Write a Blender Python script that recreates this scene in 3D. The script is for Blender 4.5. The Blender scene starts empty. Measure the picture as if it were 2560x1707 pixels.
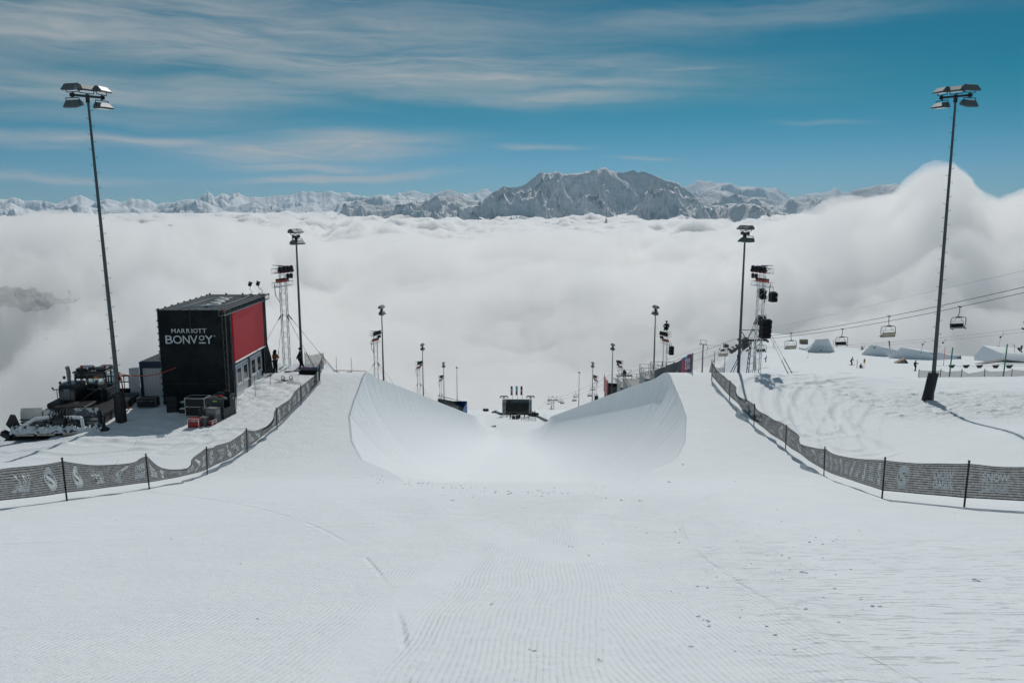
import bpy, bmesh, math, random
import numpy as np
from mathutils import Vector, Matrix, Euler
R = math.radians
sc = bpy.context.scene
COL = sc.collection

# ------------------------------------------------------------------ camera
W0, H0, F0 = 2560.0, 1707.0, 1991.0          # photograph, focal length in its pixels (28 mm on 36 mm)
PITCH = R(9.68)
CP, SP = math.cos(PITCH), math.sin(PITCH)
cam = bpy.data.objects.new('camera', bpy.data.cameras.new('camera'))
COL.objects.link(cam)
cam.data.lens = 28.0; cam.data.sensor_width = 36.0
cam.data.clip_start = 0.1; cam.data.clip_end = 200000.0
cam.location = (0, 0, 0)
cam.rotation_euler = (R(90) - PITCH, 0, 0)
sc.camera = cam

def ray(u, v):
    a = (u - W0/2)/F0; b = -(v - H0/2)/F0
    return Vector((a, CP + SP*b, -SP + CP*b))
def at(u, v, Y):
    """point of the place that lies Y metres ahead on the line of sight of a photograph pixel"""
    d = ray(u, v)
    return d*(Y/d.y)
def atz(u, v, Z):
    d = ray(u, v)
    return d*(Z/d.z)
def azel(u, v):
    d = ray(u, v)
    return math.atan2(d.x, d.y), math.atan2(d.z, math.hypot(d.x, d.y))

# ------------------------------------------------------------------ noise
class Noise:
    def __init__(s, seed):
        r = np.random.RandomState(seed); s.t = r.rand(256, 256)
    def __call__(s, x, y):
        x = np.asarray(x, float); y = np.asarray(y, float)
        xi = np.floor(x).astype(int); yi = np.floor(y).astype(int)
        fx = x - xi; fy = y - yi
        fx = fx*fx*fx*(fx*(fx*6-15)+10); fy = fy*fy*fy*(fy*(fy*6-15)+10)
        t = s.t
        a = t[xi & 255, yi & 255]; b = t[(xi+1) & 255, yi & 255]
        c = t[xi & 255, (yi+1) & 255]; d = t[(xi+1) & 255, (yi+1) & 255]
        return (a*(1-fx)+b*fx)*(1-fy) + (c*(1-fx)+d*fx)*fy
N1, N2, N3, N4 = Noise(3), Noise(11), Noise(29), Noise(47)
def fbm(n, x, y, oct=5, gain=.5, lac=2.03):
    s = 0; a = 1; tot = 0
    for k in range(oct):
        s = s + a*(n(x + 17.3*k, y - 9.1*k) - .5); tot += a
        x = x*lac; y = y*lac; a *= gain
    return s/tot*2
def ridged(n, x, y, oct=6, gain=.5, lac=2.07):
    s = 0; a = 1; tot = 0
    w = 1
    for k in range(oct):
        v = 1 - np.abs(2*n(x + 31.7*k, y + 5.3*k) - 1)
        v = v*v
        s = s + a*v*w; tot += a
        w = np.clip(v*1.6, 0, 1)
        x = x*lac; y = y*lac; a *= gain
    return s/tot
def billow(n, x, y, oct=5, gain=.5, lac=2.1):
    s = 0; a = 1; tot = 0
    for k in range(oct):
        v = np.abs(2*n(x + 13.7*k, y + 3.3*k) - 1)
        s = s + a*v; tot += a
        x = x*lac; y = y*lac; a *= gain
    return s/tot
def sst(a, b, x):
    t = np.clip((np.asarray(x, float)-a)/(b-a), 0, 1)
    return t*t*(3-2*t)

# ------------------------------------------------------------------ nodes
def newmat(name):
    m = bpy.data.materials.new(name); m.use_nodes = True
    nt = m.node_tree; nt.nodes.clear()
    return m, nt
class G:
    """a small helper that adds nodes to a tree and wires them"""
    def __init__(s, nt): s.nt = nt
    def n(s, typ, **kw):
        nd = s.nt.nodes.new(typ)
        ins = kw.pop('ins', {})
        for k, v in kw.items(): setattr(nd, k, v)
        for k, v in ins.items(): s.put(nd.inputs[k], v)
        return nd
    def put(s, sock, v):
        if hasattr(v, 'is_output'): s.nt.links.new(v, sock)
        else: sock.default_value = v
    def m(s, op, a, b=None, c=None, clamp=False):
        nd = s.nt.nodes.new('ShaderNodeMath'); nd.operation = op; nd.use_clamp = clamp
        s.put(nd.inputs[0], a)
        if b is not None: s.put(nd.inputs[1], b)
        if c is not None: s.put(nd.inputs[2], c)
        return nd.outputs[0]
    def noise(s, vec, scale, detail=4, rough=.5, dist=0.0):
        nd = s.n('ShaderNodeTexNoise', ins={'Scale': scale, 'Detail': detail, 'Roughness': rough, 'Distortion': dist})
        if vec is not None: s.put(nd.inputs['Vector'], vec)
        return nd.outputs['Fac']
    def ramp(s, fac, p0, p1, c0=0.0, c1=1.0):
        nd = s.n('ShaderNodeMapRange', ins={'Value': fac, 'From Min': p0, 'From Max': p1, 'To Min': c0, 'To Max': c1})
        nd.interpolation_type = 'SMOOTHSTEP'; nd.clamp = True
        return nd.outputs[0]
    def mixc(s, fac, a, b):
        nd = s.nt.nodes.new('ShaderNodeMix'); nd.data_type = 'RGBA'
        s.put(nd.inputs[0], fac); s.put(nd.inputs[6], a); s.put(nd.inputs[7], b)
        return nd.outputs[2]
    def xyz(s, vec):
        nd = s.n('ShaderNodeSeparateXYZ', ins={0: vec}); return nd.outputs
    def comb(s, x, y, z):
        return s.n('ShaderNodeCombineXYZ', ins={0: x, 1: y, 2: z}).outputs[0]
    def attr(s, name):
        return s.n('ShaderNodeAttribute', attribute_name=name).outputs['Fac']
    def out(s, surf=None, vol=None):
        o = s.nt.nodes.new('ShaderNodeOutputMaterial')
        if surf: s.nt.links.new(surf, o.inputs[0])
        if vol: s.nt.links.new(vol, o.inputs[1])

def mesh_obj(name, verts, faces, mat=None, smooth=True, parent=None):
    me = bpy.data.meshes.new(name)
    me.from_pydata(verts, [], faces)
    if smooth: me.shade_smooth()
    if mat: me.materials.append(mat)
    o = bpy.data.objects.new(name, me); COL.objects.link(o)
    if parent: o.parent = parent
    return o
def grid_faces(nr, nc):
    i = np.arange(nr-1)[:, None]*nc + np.arange(nc-1)[None, :]
    f = np.stack([i, i+1, i+nc+1, i+nc], -1).reshape(-1, 4)
    return f
def np_mesh(name, V, F, mat, smooth=True):
    me = bpy.data.meshes.new(name)
    V = np.asarray(V, np.float32); F = np.asarray(F, np.int32)
    me.vertices.add(len(V)); me.vertices.foreach_set('co', V.ravel())
    k = F.shape[1]
    me.loops.add(F.size); me.loops.foreach_set('vertex_index', F.ravel())
    me.polygons.add(len(F)); me.polygons.foreach_set('loop_start', np.arange(0, F.size, k, dtype=np.int32))
    me.update(calc_edges=True)
    me.polygons.foreach_set('use_smooth', np.full(len(F), smooth))
    me.materials.append(mat)
    o = bpy.data.objects.new(name, me); COL.objects.link(o)
    return o
def vattr(o, name, arr):
    a = o.data.attributes.new(name, 'FLOAT', 'POINT')
    a.data.foreach_set('value', np.asarray(arr, np.float32).ravel())

# ------------------------------------------------------------------ light
SUN_AZ, SUN_EL = R(12.0), R(42.0)
sund = Vector((math.sin(SUN_AZ)*math.cos(SUN_EL), math.cos(SUN_AZ)*math.cos(SUN_EL), math.sin(SUN_EL)))
sl = bpy.data.lights.new('sun', 'SUN'); sl.energy = 2.7; sl.angle = R(.53); sl.color = (1, .965, .92)
so = bpy.data.objects.new('sun', sl); COL.objects.link(so)
so.rotation_euler = (-sund).to_track_quat('-Z', 'Y').to_euler()

world = bpy.data.worlds.new('World'); sc.world = world; world.use_nodes = True
nt = world.node_tree; nt.nodes.clear(); g = G(nt)
sky = g.n('ShaderNodeTexSky', sky_type='NISHITA', sun_disc=False)
sky.sun_elevation = SUN_EL; sky.sun_rotation = SUN_AZ
sky.altitude = 2300; sky.air_density = 1.0; sky.dust_density = .25; sky.ozone_density = 2.0
tc = g.n('ShaderNodeTexCoord')
dx, dy, dz = g.xyz(tc.outputs['Generated'])[:3]
az = g.m('ARCTAN2', dx, dy)
el = g.m('ARCSINE', dz)
def px(x, y):      # position on the photograph as first shown (2352 wide) -> azimuth and elevation
    return azel(x*1.08844, y*1.08844)
# thin cirrus: soft streaks high above, laid out by direction
warp = g.m('MULTIPLY', g.m('SUBTRACT', g.noise(g.comb(g.m('MULTIPLY', az, 5.0), g.m('MULTIPLY', el, 14.0), 0.0), 1.0, 3), .5), .035)
el2 = g.m('ADD', el, warp)
st1 = g.noise(g.comb(g.m('ADD', g.m('MULTIPLY', az, 2.6), g.m('MULTIPLY', el2, 7.0)), g.m('MULTIPLY', el2, 36.0), 3.1), 1.0, 8, .54, .5)
st2 = g.noise(g.comb(g.m('ADD', g.m('MULTIPLY', az, 9.0), g.m('MULTIPLY', el2, 11.0)), g.m('MULTIPLY', el2, 90.0), 7.7), 1.0, 7, .6, .8)
BL = [  # x, y, half width, half height (px of the first view), tilt, strength
    (250, 60, 900, 95, .00, .92), (950, 165, 620, 50, .03, 1.0), (1180, 222, 360, 20, .0, .95), (300, 205, 420, 48, 0, .75),
    (1420, 60, 260, 30, .05, .38), (1900, 15, 700, 30, -.03, .50), (250, 262, 420, 28, 0, .42),
    (735, 338, 250, 24, -.04, 1.75), (690, 380, 150, 10, 0, 1.2), (240, 326, 300, 13, 0, 1.15), (60, 335, 150, 13, 0, .5),
    (790, 405, 210, 8, -.05, 1.3), (100, 408, 190, 6, 0, 1.0), (1235, 337, 90, 6, 0, .8), (1480, 361, 60, 4, 0, .7), (1890, 281, 90, 6, 0, .45), (1540, 158, 110, 8, -.05, .6)]
tot = None
for (x, y, hw, hh, tilt, amp) in BL:
    a0, e0 = px(x, y); sa = hw/1829.0; se = hh/1829.0
    da = g.m('SUBTRACT', az, a0)
    de = g.m('ADD', g.m('SUBTRACT', el2, e0), g.m('MULTIPLY', da, tilt))
    q = g.m('ADD', g.m('POWER', g.m('ABSOLUTE', g.m('DIVIDE', da, sa)), 2.6), g.m('POWER', g.m('ABSOLUTE', g.m('DIVIDE', de, se)), 2.2))
    b = g.m('MULTIPLY', g.m('EXPONENT', g.m('MULTIPLY', q, -.9)), amp)
    tot = b if tot is None else g.m('MAXIMUM', tot, b)
streak = g.m('ADD', g.m('MULTIPLY', g.ramp(st1, .30, .70), .62), g.m('MULTIPLY', g.ramp(st2, .32, .68), .38))
cm = g.m('MULTIPLY', tot, g.m('ADD', g.m('MULTIPLY', streak, .80), .20))
cm = g.m('MULTIPLY', cm, 1.0, clamp=True)
tcol = g.mixc(g.ramp(el, .0, .15), (.30, .49, .68, 1), (.045, .46, .475, 1))
tint = g.n('ShaderNodeMix', data_type='RGBA', blend_type='MULTIPLY', ins={0: 1.0, 6: sky.outputs[0], 7: tcol})
SKYK = .076
cir = g.mixc(cm, tint.outputs[2], (5.6, 6.0, 6.2, 1))
fill_veil = g.m('MULTIPLY', g.ramp(el, .27, .75), g.ramp(g.noise(g.comb(g.m('MULTIPLY', az, 1.2), g.m('MULTIPLY', el, 5.0), 2.2), 1.0, 5), .2, .6, .55, .95))
cir = g.mixc(fill_veil, cir, (2.3, 2.85, 3.3, 1))      # unseen white cloud overhead, added to lift and neutralise the shadows
bg = g.n('ShaderNodeBackground', ins={0: cir, 1: SKYK})
wo = g.n('ShaderNodeOutputWorld'); nt.links.new(bg.outputs[0], wo.inputs[0])

sc.view_settings.view_transform = 'Standard'; sc.view_settings.look = 'None'
sc.view_settings.exposure = -0.18; sc.view_settings.gamma = 1.0
sc.render.engine = 'CYCLES'
sc.cycles.max_bounces = 48; sc.cycles.diffuse_bounces = 4; sc.cycles.glossy_bounces = 3
sc.cycles.transparent_max_bounces = 24; sc.cycles.volume_bounces = 48
sc.cycles.use_denoising = True
sc.cycles.sample_clamp_indirect = 8.0

# ------------------------------------------------------------------ terrain
S = lambda y: -.2886*y
YY = np.arange(-4, 520, .25)
def curve(pts, sig=6):
    p = np.array(pts, float); z = np.interp(YY, p[:, 0], p[:, 1])
    k = np.exp(-.5*(np.arange(-4*sig, 4*sig+1)/sig)**2); k /= k.sum()
    zp = np.pad(z, 4*sig, mode='reflect', reflect_type='odd')
    return np.convolve(zp, k, 'valid')
ZF = curve([(-4, S(-4)-2.1), (26, S(26)-2.1), (33, S(33)-2.25), (42, S(42)-3.0), (55, S(55)-3.6), (200, S(200)-3.6), (222, S(222)-1.9), (240, S(240)+2.0), (262, -69.8), (300, -78.0), (440, -114.5), (520, -190)], 8)
ZD = curve([(-4, S(-4)-2.1), (28, S(28)-2.1), (33, -11.65), (38, -12.35), (45, -12.55), (52, -12.35), (57.4, -11.9), (62, S(62)+4.3), (70, S(70)+4.4), (229, S(229)+4.4), (232, S(232)+4.2), (236, -66.0), (246, -67.2), (262, -69.6), (300, -78.0), (440, -114.5), (520, -190)], 5)
ZR = curve([(-4, S(-4)-2.1), (22, S(22)-2.0), (30, -10.3), (40, -11.6), (50, -12.1), (58, -12.7), (62, -13.9), (68, -15.3), (75, -16.9), (110, -23.8), (150, -31.0), (175, -35.2), (195, -38.6), (230, -44.0), (262, -49.8), (300, -58), (440, -110), (520, -200)], 8)
zf = lambda y: np.interp(y, YY, ZF); zd = lambda y: np.interp(y, YY, ZD); zr = lambda y: np.interp(y, YY, ZR)
XC = .35                                         # pipe axis
def lipx(y):                                    # half width at the lip, from the axis
    return np.interp(y, [0, 30, 33, 34.8, 37.3, 41.2, 46.5, 50, 57, 600], [4.6, 4.6, 5.2, 6.0, 7.6, 8.9, 10.1, 10.5, 11.05, 11.05])
RP = 8.3
def base_z(x, y):
    """ground away from the pipe cut"""
    x = np.asarray(x, float); y = np.asarray(y, float)
    z = zd(y) + 0*x
    # the platform on the left runs on level past the crest of the deck
    wp = sst(0, 1, (-13.4-x)/1.8)*sst(45, 50, y)*(y < 76)
    z = np.where(wp > 0, np.maximum(z, z*(1-wp)+np.interp(y, [45, 63.4, 66, 74], [-12.6, -12.75, -14.2, -19])*wp), z)
    z = z - .13*np.clip(-23.8-x, 0, 6)*sst(30, 38, y)
    # right side: bank and open ski slope
    wr = sst(0, 1, (x-np.maximum(17, .21*y))/(np.maximum(34, .33*y)-np.maximum(17, .21*y)))*sst(24, 40, y)
    z = z*(1-wr) + zr(y)*wr
    z = z + 1.3*np.exp(-((x-25)/6)**2 - ((y-35)/7)**2)
    # far knolls of the ski slope
    z = z + sst(150, 215, y)*(10*np.exp(-((x-94)/30)**2 - ((y-300)/42)**2))
    # left: platform edge, then the mountainside falls away into the cloud
    edge = np.interp(y, [-10, 20, 34, 41.2, 44, 54, 60, 66, 75, 120, 260, 400], [-60, -41, -31.5, -28.3, -29.2, -29.2, -27, -24.5, -24, -24, -26, -36])
    edge = edge + 1.2*(N1(y*.21, 3.3)-.5)
    d = np.clip(edge - x, 0, None)
    z = z - .85*d - .05*d*d/(1+d*.06)*.5
    # behind the crest on the left nothing but slope
    z = z + .10*fbm(N2, x*.16, y*.16, 4)*sst(15.5, 19, np.abs(x-XC))
    return z
def ground(x, y):
    x = np.asarray(x, float); y = np.asarray(y, float)
    b = base_z(x, y)
    h = np.clip(zd(y)-zf(y), 0, RP*.985); lx = lipx(y)
    e = np.sqrt(np.clip(RP**2-(RP-h)**2, 0, None))
    d = np.abs(x-XC) - (lx-e)
    prof = RP - np.sqrt(np.clip(RP**2 - np.clip(d, 0, RP)**2, 0, None))
    inside = np.abs(x-XC) < lx
    return np.where(inside & (zd(y) > zf(y)), np.minimum(zf(y)+prof, zd(y)), b)
def gz(x, y): return float(ground(x, y))
# ------------------------------------------------------------------ snow
def snow_material():
    m, nt = newmat('snow'); g = G(nt)
    geo = g.n('ShaderNodeNewGeometry'); P = geo.outputs['Position']
    x, y, z = g.xyz(P)[:3]
    cor = g.attr('corduroy'); rough = g.attr('rough'); wall = g.attr('wall'); plan = g.comb(x, y, 0.0)
    big = g.noise(plan, .35, 3)
    # groomer passes: stripes 4 cm apart, each pass on its own heading
    wob = g.m('MULTIPLY', g.m('SUBTRACT', g.noise(plan, .22, 2), .5), .6)
    wob = g.m('ADD', wob, g.m('MULTIPLY', g.m('SUBTRACT', g.noise(plan, 1.3, 2), .5), .05))
    def stripes(head, per):
        c, s_ = math.cos(R(head)), math.sin(R(head))
        q = g.m('ADD', g.m('MULTIPLY', x, c), g.m('MULTIPLY', y, -s_))
        q = g.m('ADD', q, wob)
        return g.m('ADD', g.m('MULTIPLY', g.m('SINE', g.m('MULTIPLY', q, 2*math.pi/per)), .5), .5)
    sA = stripes(4, .062); sB = stripes(7, .064); sC = stripes(-5, .062)
    sel1 = g.ramp(g.m('ADD', g.m('ADD', x, g.m('MULTIPLY', y, -.10)), g.m('MULTIPLY', big, .5)), -1.62, -1.50)   # 0 left pass, 1 right pass
    sel2 = g.ramp(g.m('ADD', g.m('ADD', x, g.m('MULTIPLY', y, -.16)), g.m('MULTIPLY', big, .8)), .1, .3)
    st = g.m('ADD', g.m('MULTIPLY', sB, g.m('SUBTRACT', 1.0, sel1)), g.m('MULTIPLY', sA, sel1))
    st = g.m('ADD', g.m('MULTIPLY', st, g.m('SUBTRACT', 1.0, sel2)), g.m('MULTIPLY', sC, sel2))
    worn = g.ramp(g.noise(plan, .55, 4, .6), .58, .74, 1.0, .2)
    worn2 = g.ramp(g.noise(plan, 7.0, 5, .65), .35, .60, 1.0, .45)
    st = g.m('MULTIPLY', g.m('MULTIPLY', st, g.m('MULTIPLY', cor, worn2)), worn)
    grain = g.noise(P, 38.0, 3, .65)
    lump = g.noise(P, 7.0, 5, .6)
    lump2 = g.noise(P, 1.6, 4, .55)
    # scraped skid marks: short strokes running across the fall line
    skid = g.ramp(g.noise(g.comb(g.m('MULTIPLY', x, .9), g.m('MULTIPLY', y, 5.5), z), 2.4, 5, .62, .4), .56, .66)
    hgt = g.m('MULTIPLY', st, .0105)
    hgt = g.m('ADD', hgt, g.m('MULTIPLY', grain, .006))
    hgt = g.m('ADD', hgt, g.m('MULTIPLY', lump, g.m('ADD', g.m('MULTIPLY', rough, .07), .006)))
    hgt = g.m('ADD', hgt, g.m('MULTIPLY', lump2, g.m('ADD', g.m('MULTIPLY', rough, .10), .012)))
    hgt = g.m('ADD', hgt, g.m('MULTIPLY', skid, g.m('MULTIPLY', g.attr('skid'), -.011)))
    # pipe walls carry the cutter's fine grooves, running down the arc
    cut = g.noise(g.comb(g.m('ADD', y, g.m('MULTIPLY', z, .55)), g.m('MULTIPLY', x, .12), 0.0), .9, 7, .68)
    hgt = g.m('ADD', hgt, g.m('MULTIPLY', cut, g.m('MULTIPLY', wall, .22)))
    # single ski and board tracks: thin shallow arcs
    for cx, cy, r_ in ((-14, 30, 17.2), (-14, 30.2, 17.5), (26, 5, 18.5), (22, 36, 19.5), (22.2, 36, 19.9), (-30, 2, 29.4), (9, 46, 29.5), (-6, -22, 38.0), (34, 10, 31.0)):
        d = g.m('ABSOLUTE', g.m('SUBTRACT', g.m('SQRT', g.m('ADD', g.m('POWER', g.m('SUBTRACT', x, cx), 2.0), g.m('POWER', g.m('SUBTRACT', y, cy), 2.0))), r_))
        arc = g.m('MULTIPLY', g.ramp(d, .0, .07, 1, 0), g.ramp(big, .42, .52))
        hgt = g.m('ADD', hgt, g.m('MULTIPLY', arc, g.m('MULTIPLY', g.m('SUBTRACT', 1.0, wall), -.022)))
    bump = g.n('ShaderNodeBump', ins={'Strength': 1.0, 'Distance': 1.0, 'Height': hgt})
    dirt = g.m('MULTIPLY', g.ramp(g.noise(P, .8, 5, .6), .35, .7), 1.0)
    col = g.mixc(dirt, (.78, .825, .85, 1), (.755, .80, .83, 1))
    wall_lift = g.mixc(g.m('MULTIPLY', wall, g.ramp(cut, .3, .7, .35, 1)), col, (.87, .90, .915, 1))  # freshly cut walls, colour lifted in streaks to offset their dim shading
    bs = g.n('ShaderNodeBsdfPrincipled', ins={'Base Color': wall_lift, 'Roughness': .62, 'Normal': bump.outputs[0], 'IOR': 1.31, 'Specular IOR Level': .35})
    g.out(bs.outputs[0])
    return m
SNOW = snow_material()

def seg_dist(x, y, pts):
    d = np.full(np.shape(x), 1e9)
    for (ax, ay), (bx, by) in zip(pts[:-1], pts[1:]):
        vx, vy = bx-ax, by-ay; L = vx*vx+vy*vy+1e-9
        t = np.clip(((x-ax)*vx+(y-ay)*vy)/L, 0, 1)
        d = np.minimum(d, np.hypot(x-ax-t*vx, y-ay-t*vy))
    return d
def smooth_pts(pts, n=6):
    out = []
    P = [pts[0]]+list(pts)+[pts[-1]]
    for i in range(1, len(P)-2):
        for k in range(n):
            t = k/n
            out.append(tuple(.5*((2*P[i][j])+(-P[i-1][j]+P[i+1][j])*t+(2*P[i-1][j]-5*P[i][j]+4*P[i+1][j]-P[i+2][j])*t*t+(-P[i-1][j]+3*P[i][j]-3*P[i+1][j]+P[i+2][j])*t**3) for j in (0, 1)))
    out.append(tuple(pts[-1])); return out
TRACKS = []          # (points, half gauge, depth) - filled in below: wheel and track marks of the groomers
def track_px(px_pts, zg, gauge=1.2, w=.40, depth=.062):
    pts = []
    for u, v in px_pts:
        d = ray(u, v); Y = 40.0
        for _ in range(60):
            p = d*(Y/d.y); e = p.z - gz(p.x, p.y); Y += e/max(.05, .3)*.35
            Y = max(6, min(Y, 400))
        pts.append((p.x, p.y))
    TRACKS.append((smooth_pts(pts, 8), gauge, w, depth))
def c2(x, y): return (1650+x/2.585, 880+y/2.585)       # from an enlarged view of the right side
track_px([c2(780, 95), c2(870, 130), c2(930, 190), c2(975, 260), c2(1010, 400), c2(1090, 520), c2(1280, 640)], 0)
track_px([c2(1330, 300), c2(1270, 250), c2(1120, 225), c2(1040, 290), c2(1020, 400), c2(1080, 500)], 0)
track_px([c2(1300, 160), c2(1000, 175), c2(760, 190), c2(680, 240), c2(690, 350), c2(740, 420)], 0)
track_px([c2(1290, 260), c2(1310, 320), c2(1240, 420), c2(1200, 520), c2(1230, 620)], 0, 1.0)
track_px([c2(800, 250), c2(800, 330), c2(850, 420), c2(930, 520)], 0, 1.0)
track_px([(0, 1120), (120, 1110), (260, 1085), (420, 1100), (560, 1090)], 0, 1.3, .4, .06)
track_px([(0, 1150), (100, 1120), (200, 1125), (320, 1115), (450, 1105)], 0, 1.3, .4, .06)
track_px([(430, 1130), (560, 1060), (650, 1010), (720, 965)], 0, .7, .25, .04)
def detail(x, y):
    """real relief: machine tracks, churned banks, ridges left between groomer passes"""
    z = np.zeros_like(x)
    for pts, gauge, w, depth in TRACKS:
        bx = [min(p[k] for p in pts)-4 for k in (0, 1)]; ax = [max(p[k] for p in pts)+4 for k in (0, 1)]
        sel = (x > bx[0]) & (x < ax[0]) & (y > bx[1]) & (y < ax[1])
        if not sel.any(): continue
        xs, ys = x[sel], y[sel]
        d = np.abs(seg_dist(xs, ys, pts)-gauge)
        cleat = .8+.2*np.sin(2*np.pi*(xs*.8+ys)/.42)
        z[sel] += -depth*np.exp(-(d/w)**4)*cleat + depth*.7*np.exp(-((d-w*1.35)/(w*.35))**2)
    # churned bank by the floodlight mast on the right
    bk = sst(20.5, 23.5, x+.25*(y-46))*np.exp(-((x-27)/9)**4)*sst(42, 45, y)*(1-sst(50, 56, y)) + .3*sst(23, 26, x)*sst(29, 32, y)*(1-sst(36, 40, y))
    z = z + bk*(.24*np.abs(fbm(N2, x*1.1, y*1.1, 5))+.08*fbm(N4, x*4, y*4, 3))
    # trodden snow by the cabins
    tr = np.exp(-((x+17)/2.6)**4)*sst(47, 51, y)*(1-sst(62, 66, y)) + .7*np.exp(-((x+21)/3.5)**4)*sst(41, 44, y)*(1-sst(48, 50, y))
    z = z + tr*(.16*fbm(N3, x*1.5, y*1.5, 5))
    # small bank behind the two men
    z = z + .25*np.exp(-((y-62.5)/1.2)**2)*sst(-23, -20, x)*(1-sst(-15.5, -14.5, x))*(.6+N1(x*.9, y*.9))
    # ridges on the run-in
    z = z + .035*np.exp(-((x+1.56-.10*y+.25*np.sin(y*.5))/.10)**2)*(1-sst(14, 18, y))
    z = z + .03*np.exp(-((x-2.6-.16*(y-6)+.2*np.sin(y*.7))/.16)**2)*(1-sst(16, 20, y))
    # clods along the mouth of the pipe and the edge of the rough strip
    return z

def build_ground():
    ys = np.concatenate([np.arange(-3, 5, .5), np.arange(5, 20, .16), np.arange(20, 66, .14), np.arange(66, 120, .6), np.arange(120, 270, 1.2), np.arange(270, 520.1, 4)])
    na, nw, nf, nb = 230, 26, 40, 330
    rows = []
    tb = np.linspace(0, 1, nb+1)[1:]
    for y in ys:
        lx = float(lipx(y)); h = float(np.clip(zd(y)-zf(y), 0, RP*.985))
        e = math.sqrt(max(0, RP**2-(RP-h)**2)); fl = lx-e
        reachL, reachR = 62+.0*y, 46+.75*max(0, y-30)
        ta = np.linspace(1, 0, na+1)[:-1]
        xl = XC-lx - reachL*(.45*ta+.55*ta**2.2)
        ph = np.linspace(math.acos(1-h/RP) if h > 1e-4 else 0, 0, nw+1)[:-1]
        wl = XC - (fl+RP*np.sin(ph)) if h > 1e-4 else np.full(nw, XC-lx)
        if h <= 1e-4: wl = XC - np.linspace(lx, lx*.6, nw+1)[:-1]; fl = lx*.6
        fx = np.linspace(XC-fl, XC+fl, nf+1)
        wr = 2*XC - wl[::-1]
        xr = XC+lx + reachR*(.36*tb+.64*tb**1.9)
        rows.append(np.concatenate([xl, wl, fx, wr, xr]))
    X = np.array(rows); Y = np.repeat(ys[:, None], X.shape[1], 1)
    Z = ground(X, Y)
    iL, iR = na, na+nw+nf+1+nw-1
    zl = np.where((zd(ys) > zf(ys)), zd(ys), zf(ys))
    Z[:, iL] = zl; Z[:, iR] = zl
    Z = Z + detail(X, Y)
    V = np.stack([X, Y, Z], -1).reshape(-1, 3)
    o = np_mesh('snow_ground', V, grid_faces(*X.shape), SNOW)
    o['kind'] = 'structure'
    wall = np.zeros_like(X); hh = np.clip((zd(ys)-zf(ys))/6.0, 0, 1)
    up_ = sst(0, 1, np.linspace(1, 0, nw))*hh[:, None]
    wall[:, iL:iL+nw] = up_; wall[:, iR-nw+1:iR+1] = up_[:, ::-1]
    xc = X-XC
    rough = np.exp(-((X-29)/7)**4)*sst(36, 42, Y)*(1-sst(50, 54, Y)) + .8*np.exp(-((X+18)/5)**4)*sst(40, 46, Y)*(1-sst(60, 70, Y)) + .35*sst(33, 37, Y)*(1-sst(60, 70, Y))*np.exp(-((np.abs(xc)-12)/2.0)**2) + .15
    rough = rough + .7*sst(60, 90, Y)*sst(18, 30, X)
    cor = (1-sst(22, 27, Y)) * (1-.9*sst(3.2, 3.9, X-.16*(Y-6)+.5*(N3(X*.7, Y*.7)-.5))) * (.25+.75*sst(-10, -7, X-.1*Y))
    for pts, w_ in (([(-1.2, 5), (-1.35, 7.2), (-1.15, 9.5), (-.75, 12)], .30), ([(-2.4, 26), (-1.5, 20), (-.4, 15), (.9, 12)], .5), ([(3, 22), (1.8, 17), (1.5, 12)], .35), ([(-6, 25), (-3.5, 19), (-2.2, 15)], .35)):
        cor = cor*(1-.95*np.exp(-(seg_dist(X, Y, smooth_pts(pts))/w_)**4))
    skid = sst(1.6, 3.0, X-.10*(Y-6))*(1-sst(11, 16, Y)) + .35*sst(-14, -9, -X+2)*(1-sst(20, 26, Y))*sst(9, 13, Y) + .5*sst(14, 18, Y)*(1-sst(22, 27, Y))*np.exp(-((X-1)/4)**2)
    o.data.set_sharp_from_angle(angle=R(32))
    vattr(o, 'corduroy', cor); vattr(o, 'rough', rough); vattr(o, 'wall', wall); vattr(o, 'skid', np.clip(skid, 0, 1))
    return o
build_ground()

# ------------------------------------------------------------------ mountains
def mount_material(name, blue):
    m, nt = newmat(name); g = G(nt)
    geo = g.n('ShaderNodeNewGeometry'); P = geo.outputs['Position']; nz = g.xyz(geo.outputs['Normal'])[2]
    st = g.attr('stretch')
    n1 = g.noise(P, .004, 8, .66); n2 = g.noise(P, .016, 5, .6)
    steep = g.m('ADD', nz, g.m('MULTIPLY', g.m('SUBTRACT', n1, .5), .75))
    rock = g.ramp(steep, .14, .32, .7, 0.0)
    rock = g.m('MULTIPLY', rock, g.ramp(n2, .38, .58, .25, 1.0))
    snow = (.91, .93, .95, 1)
    stone = g.mixc(n2, (.085, .09, .10, 1), (.21, .215, .225, 1))
    c = g.mixc(rock, snow, stone)
    bump = g.n('ShaderNodeBump', ins={'Strength': .9, 'Distance': 75.0, 'Height': g.m('ADD', n1, g.m('MULTIPLY', n2, .35))})
    bs = g.n('ShaderNodeBsdfPrincipled', ins={'Base Color': c, 'Roughness': .85, 'Normal': bump.outputs[0], 'Specular IOR Level': .1})
    g.out(bs.outputs[0]); return m
MTN = mount_material('mountain_snow', 0)
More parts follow.
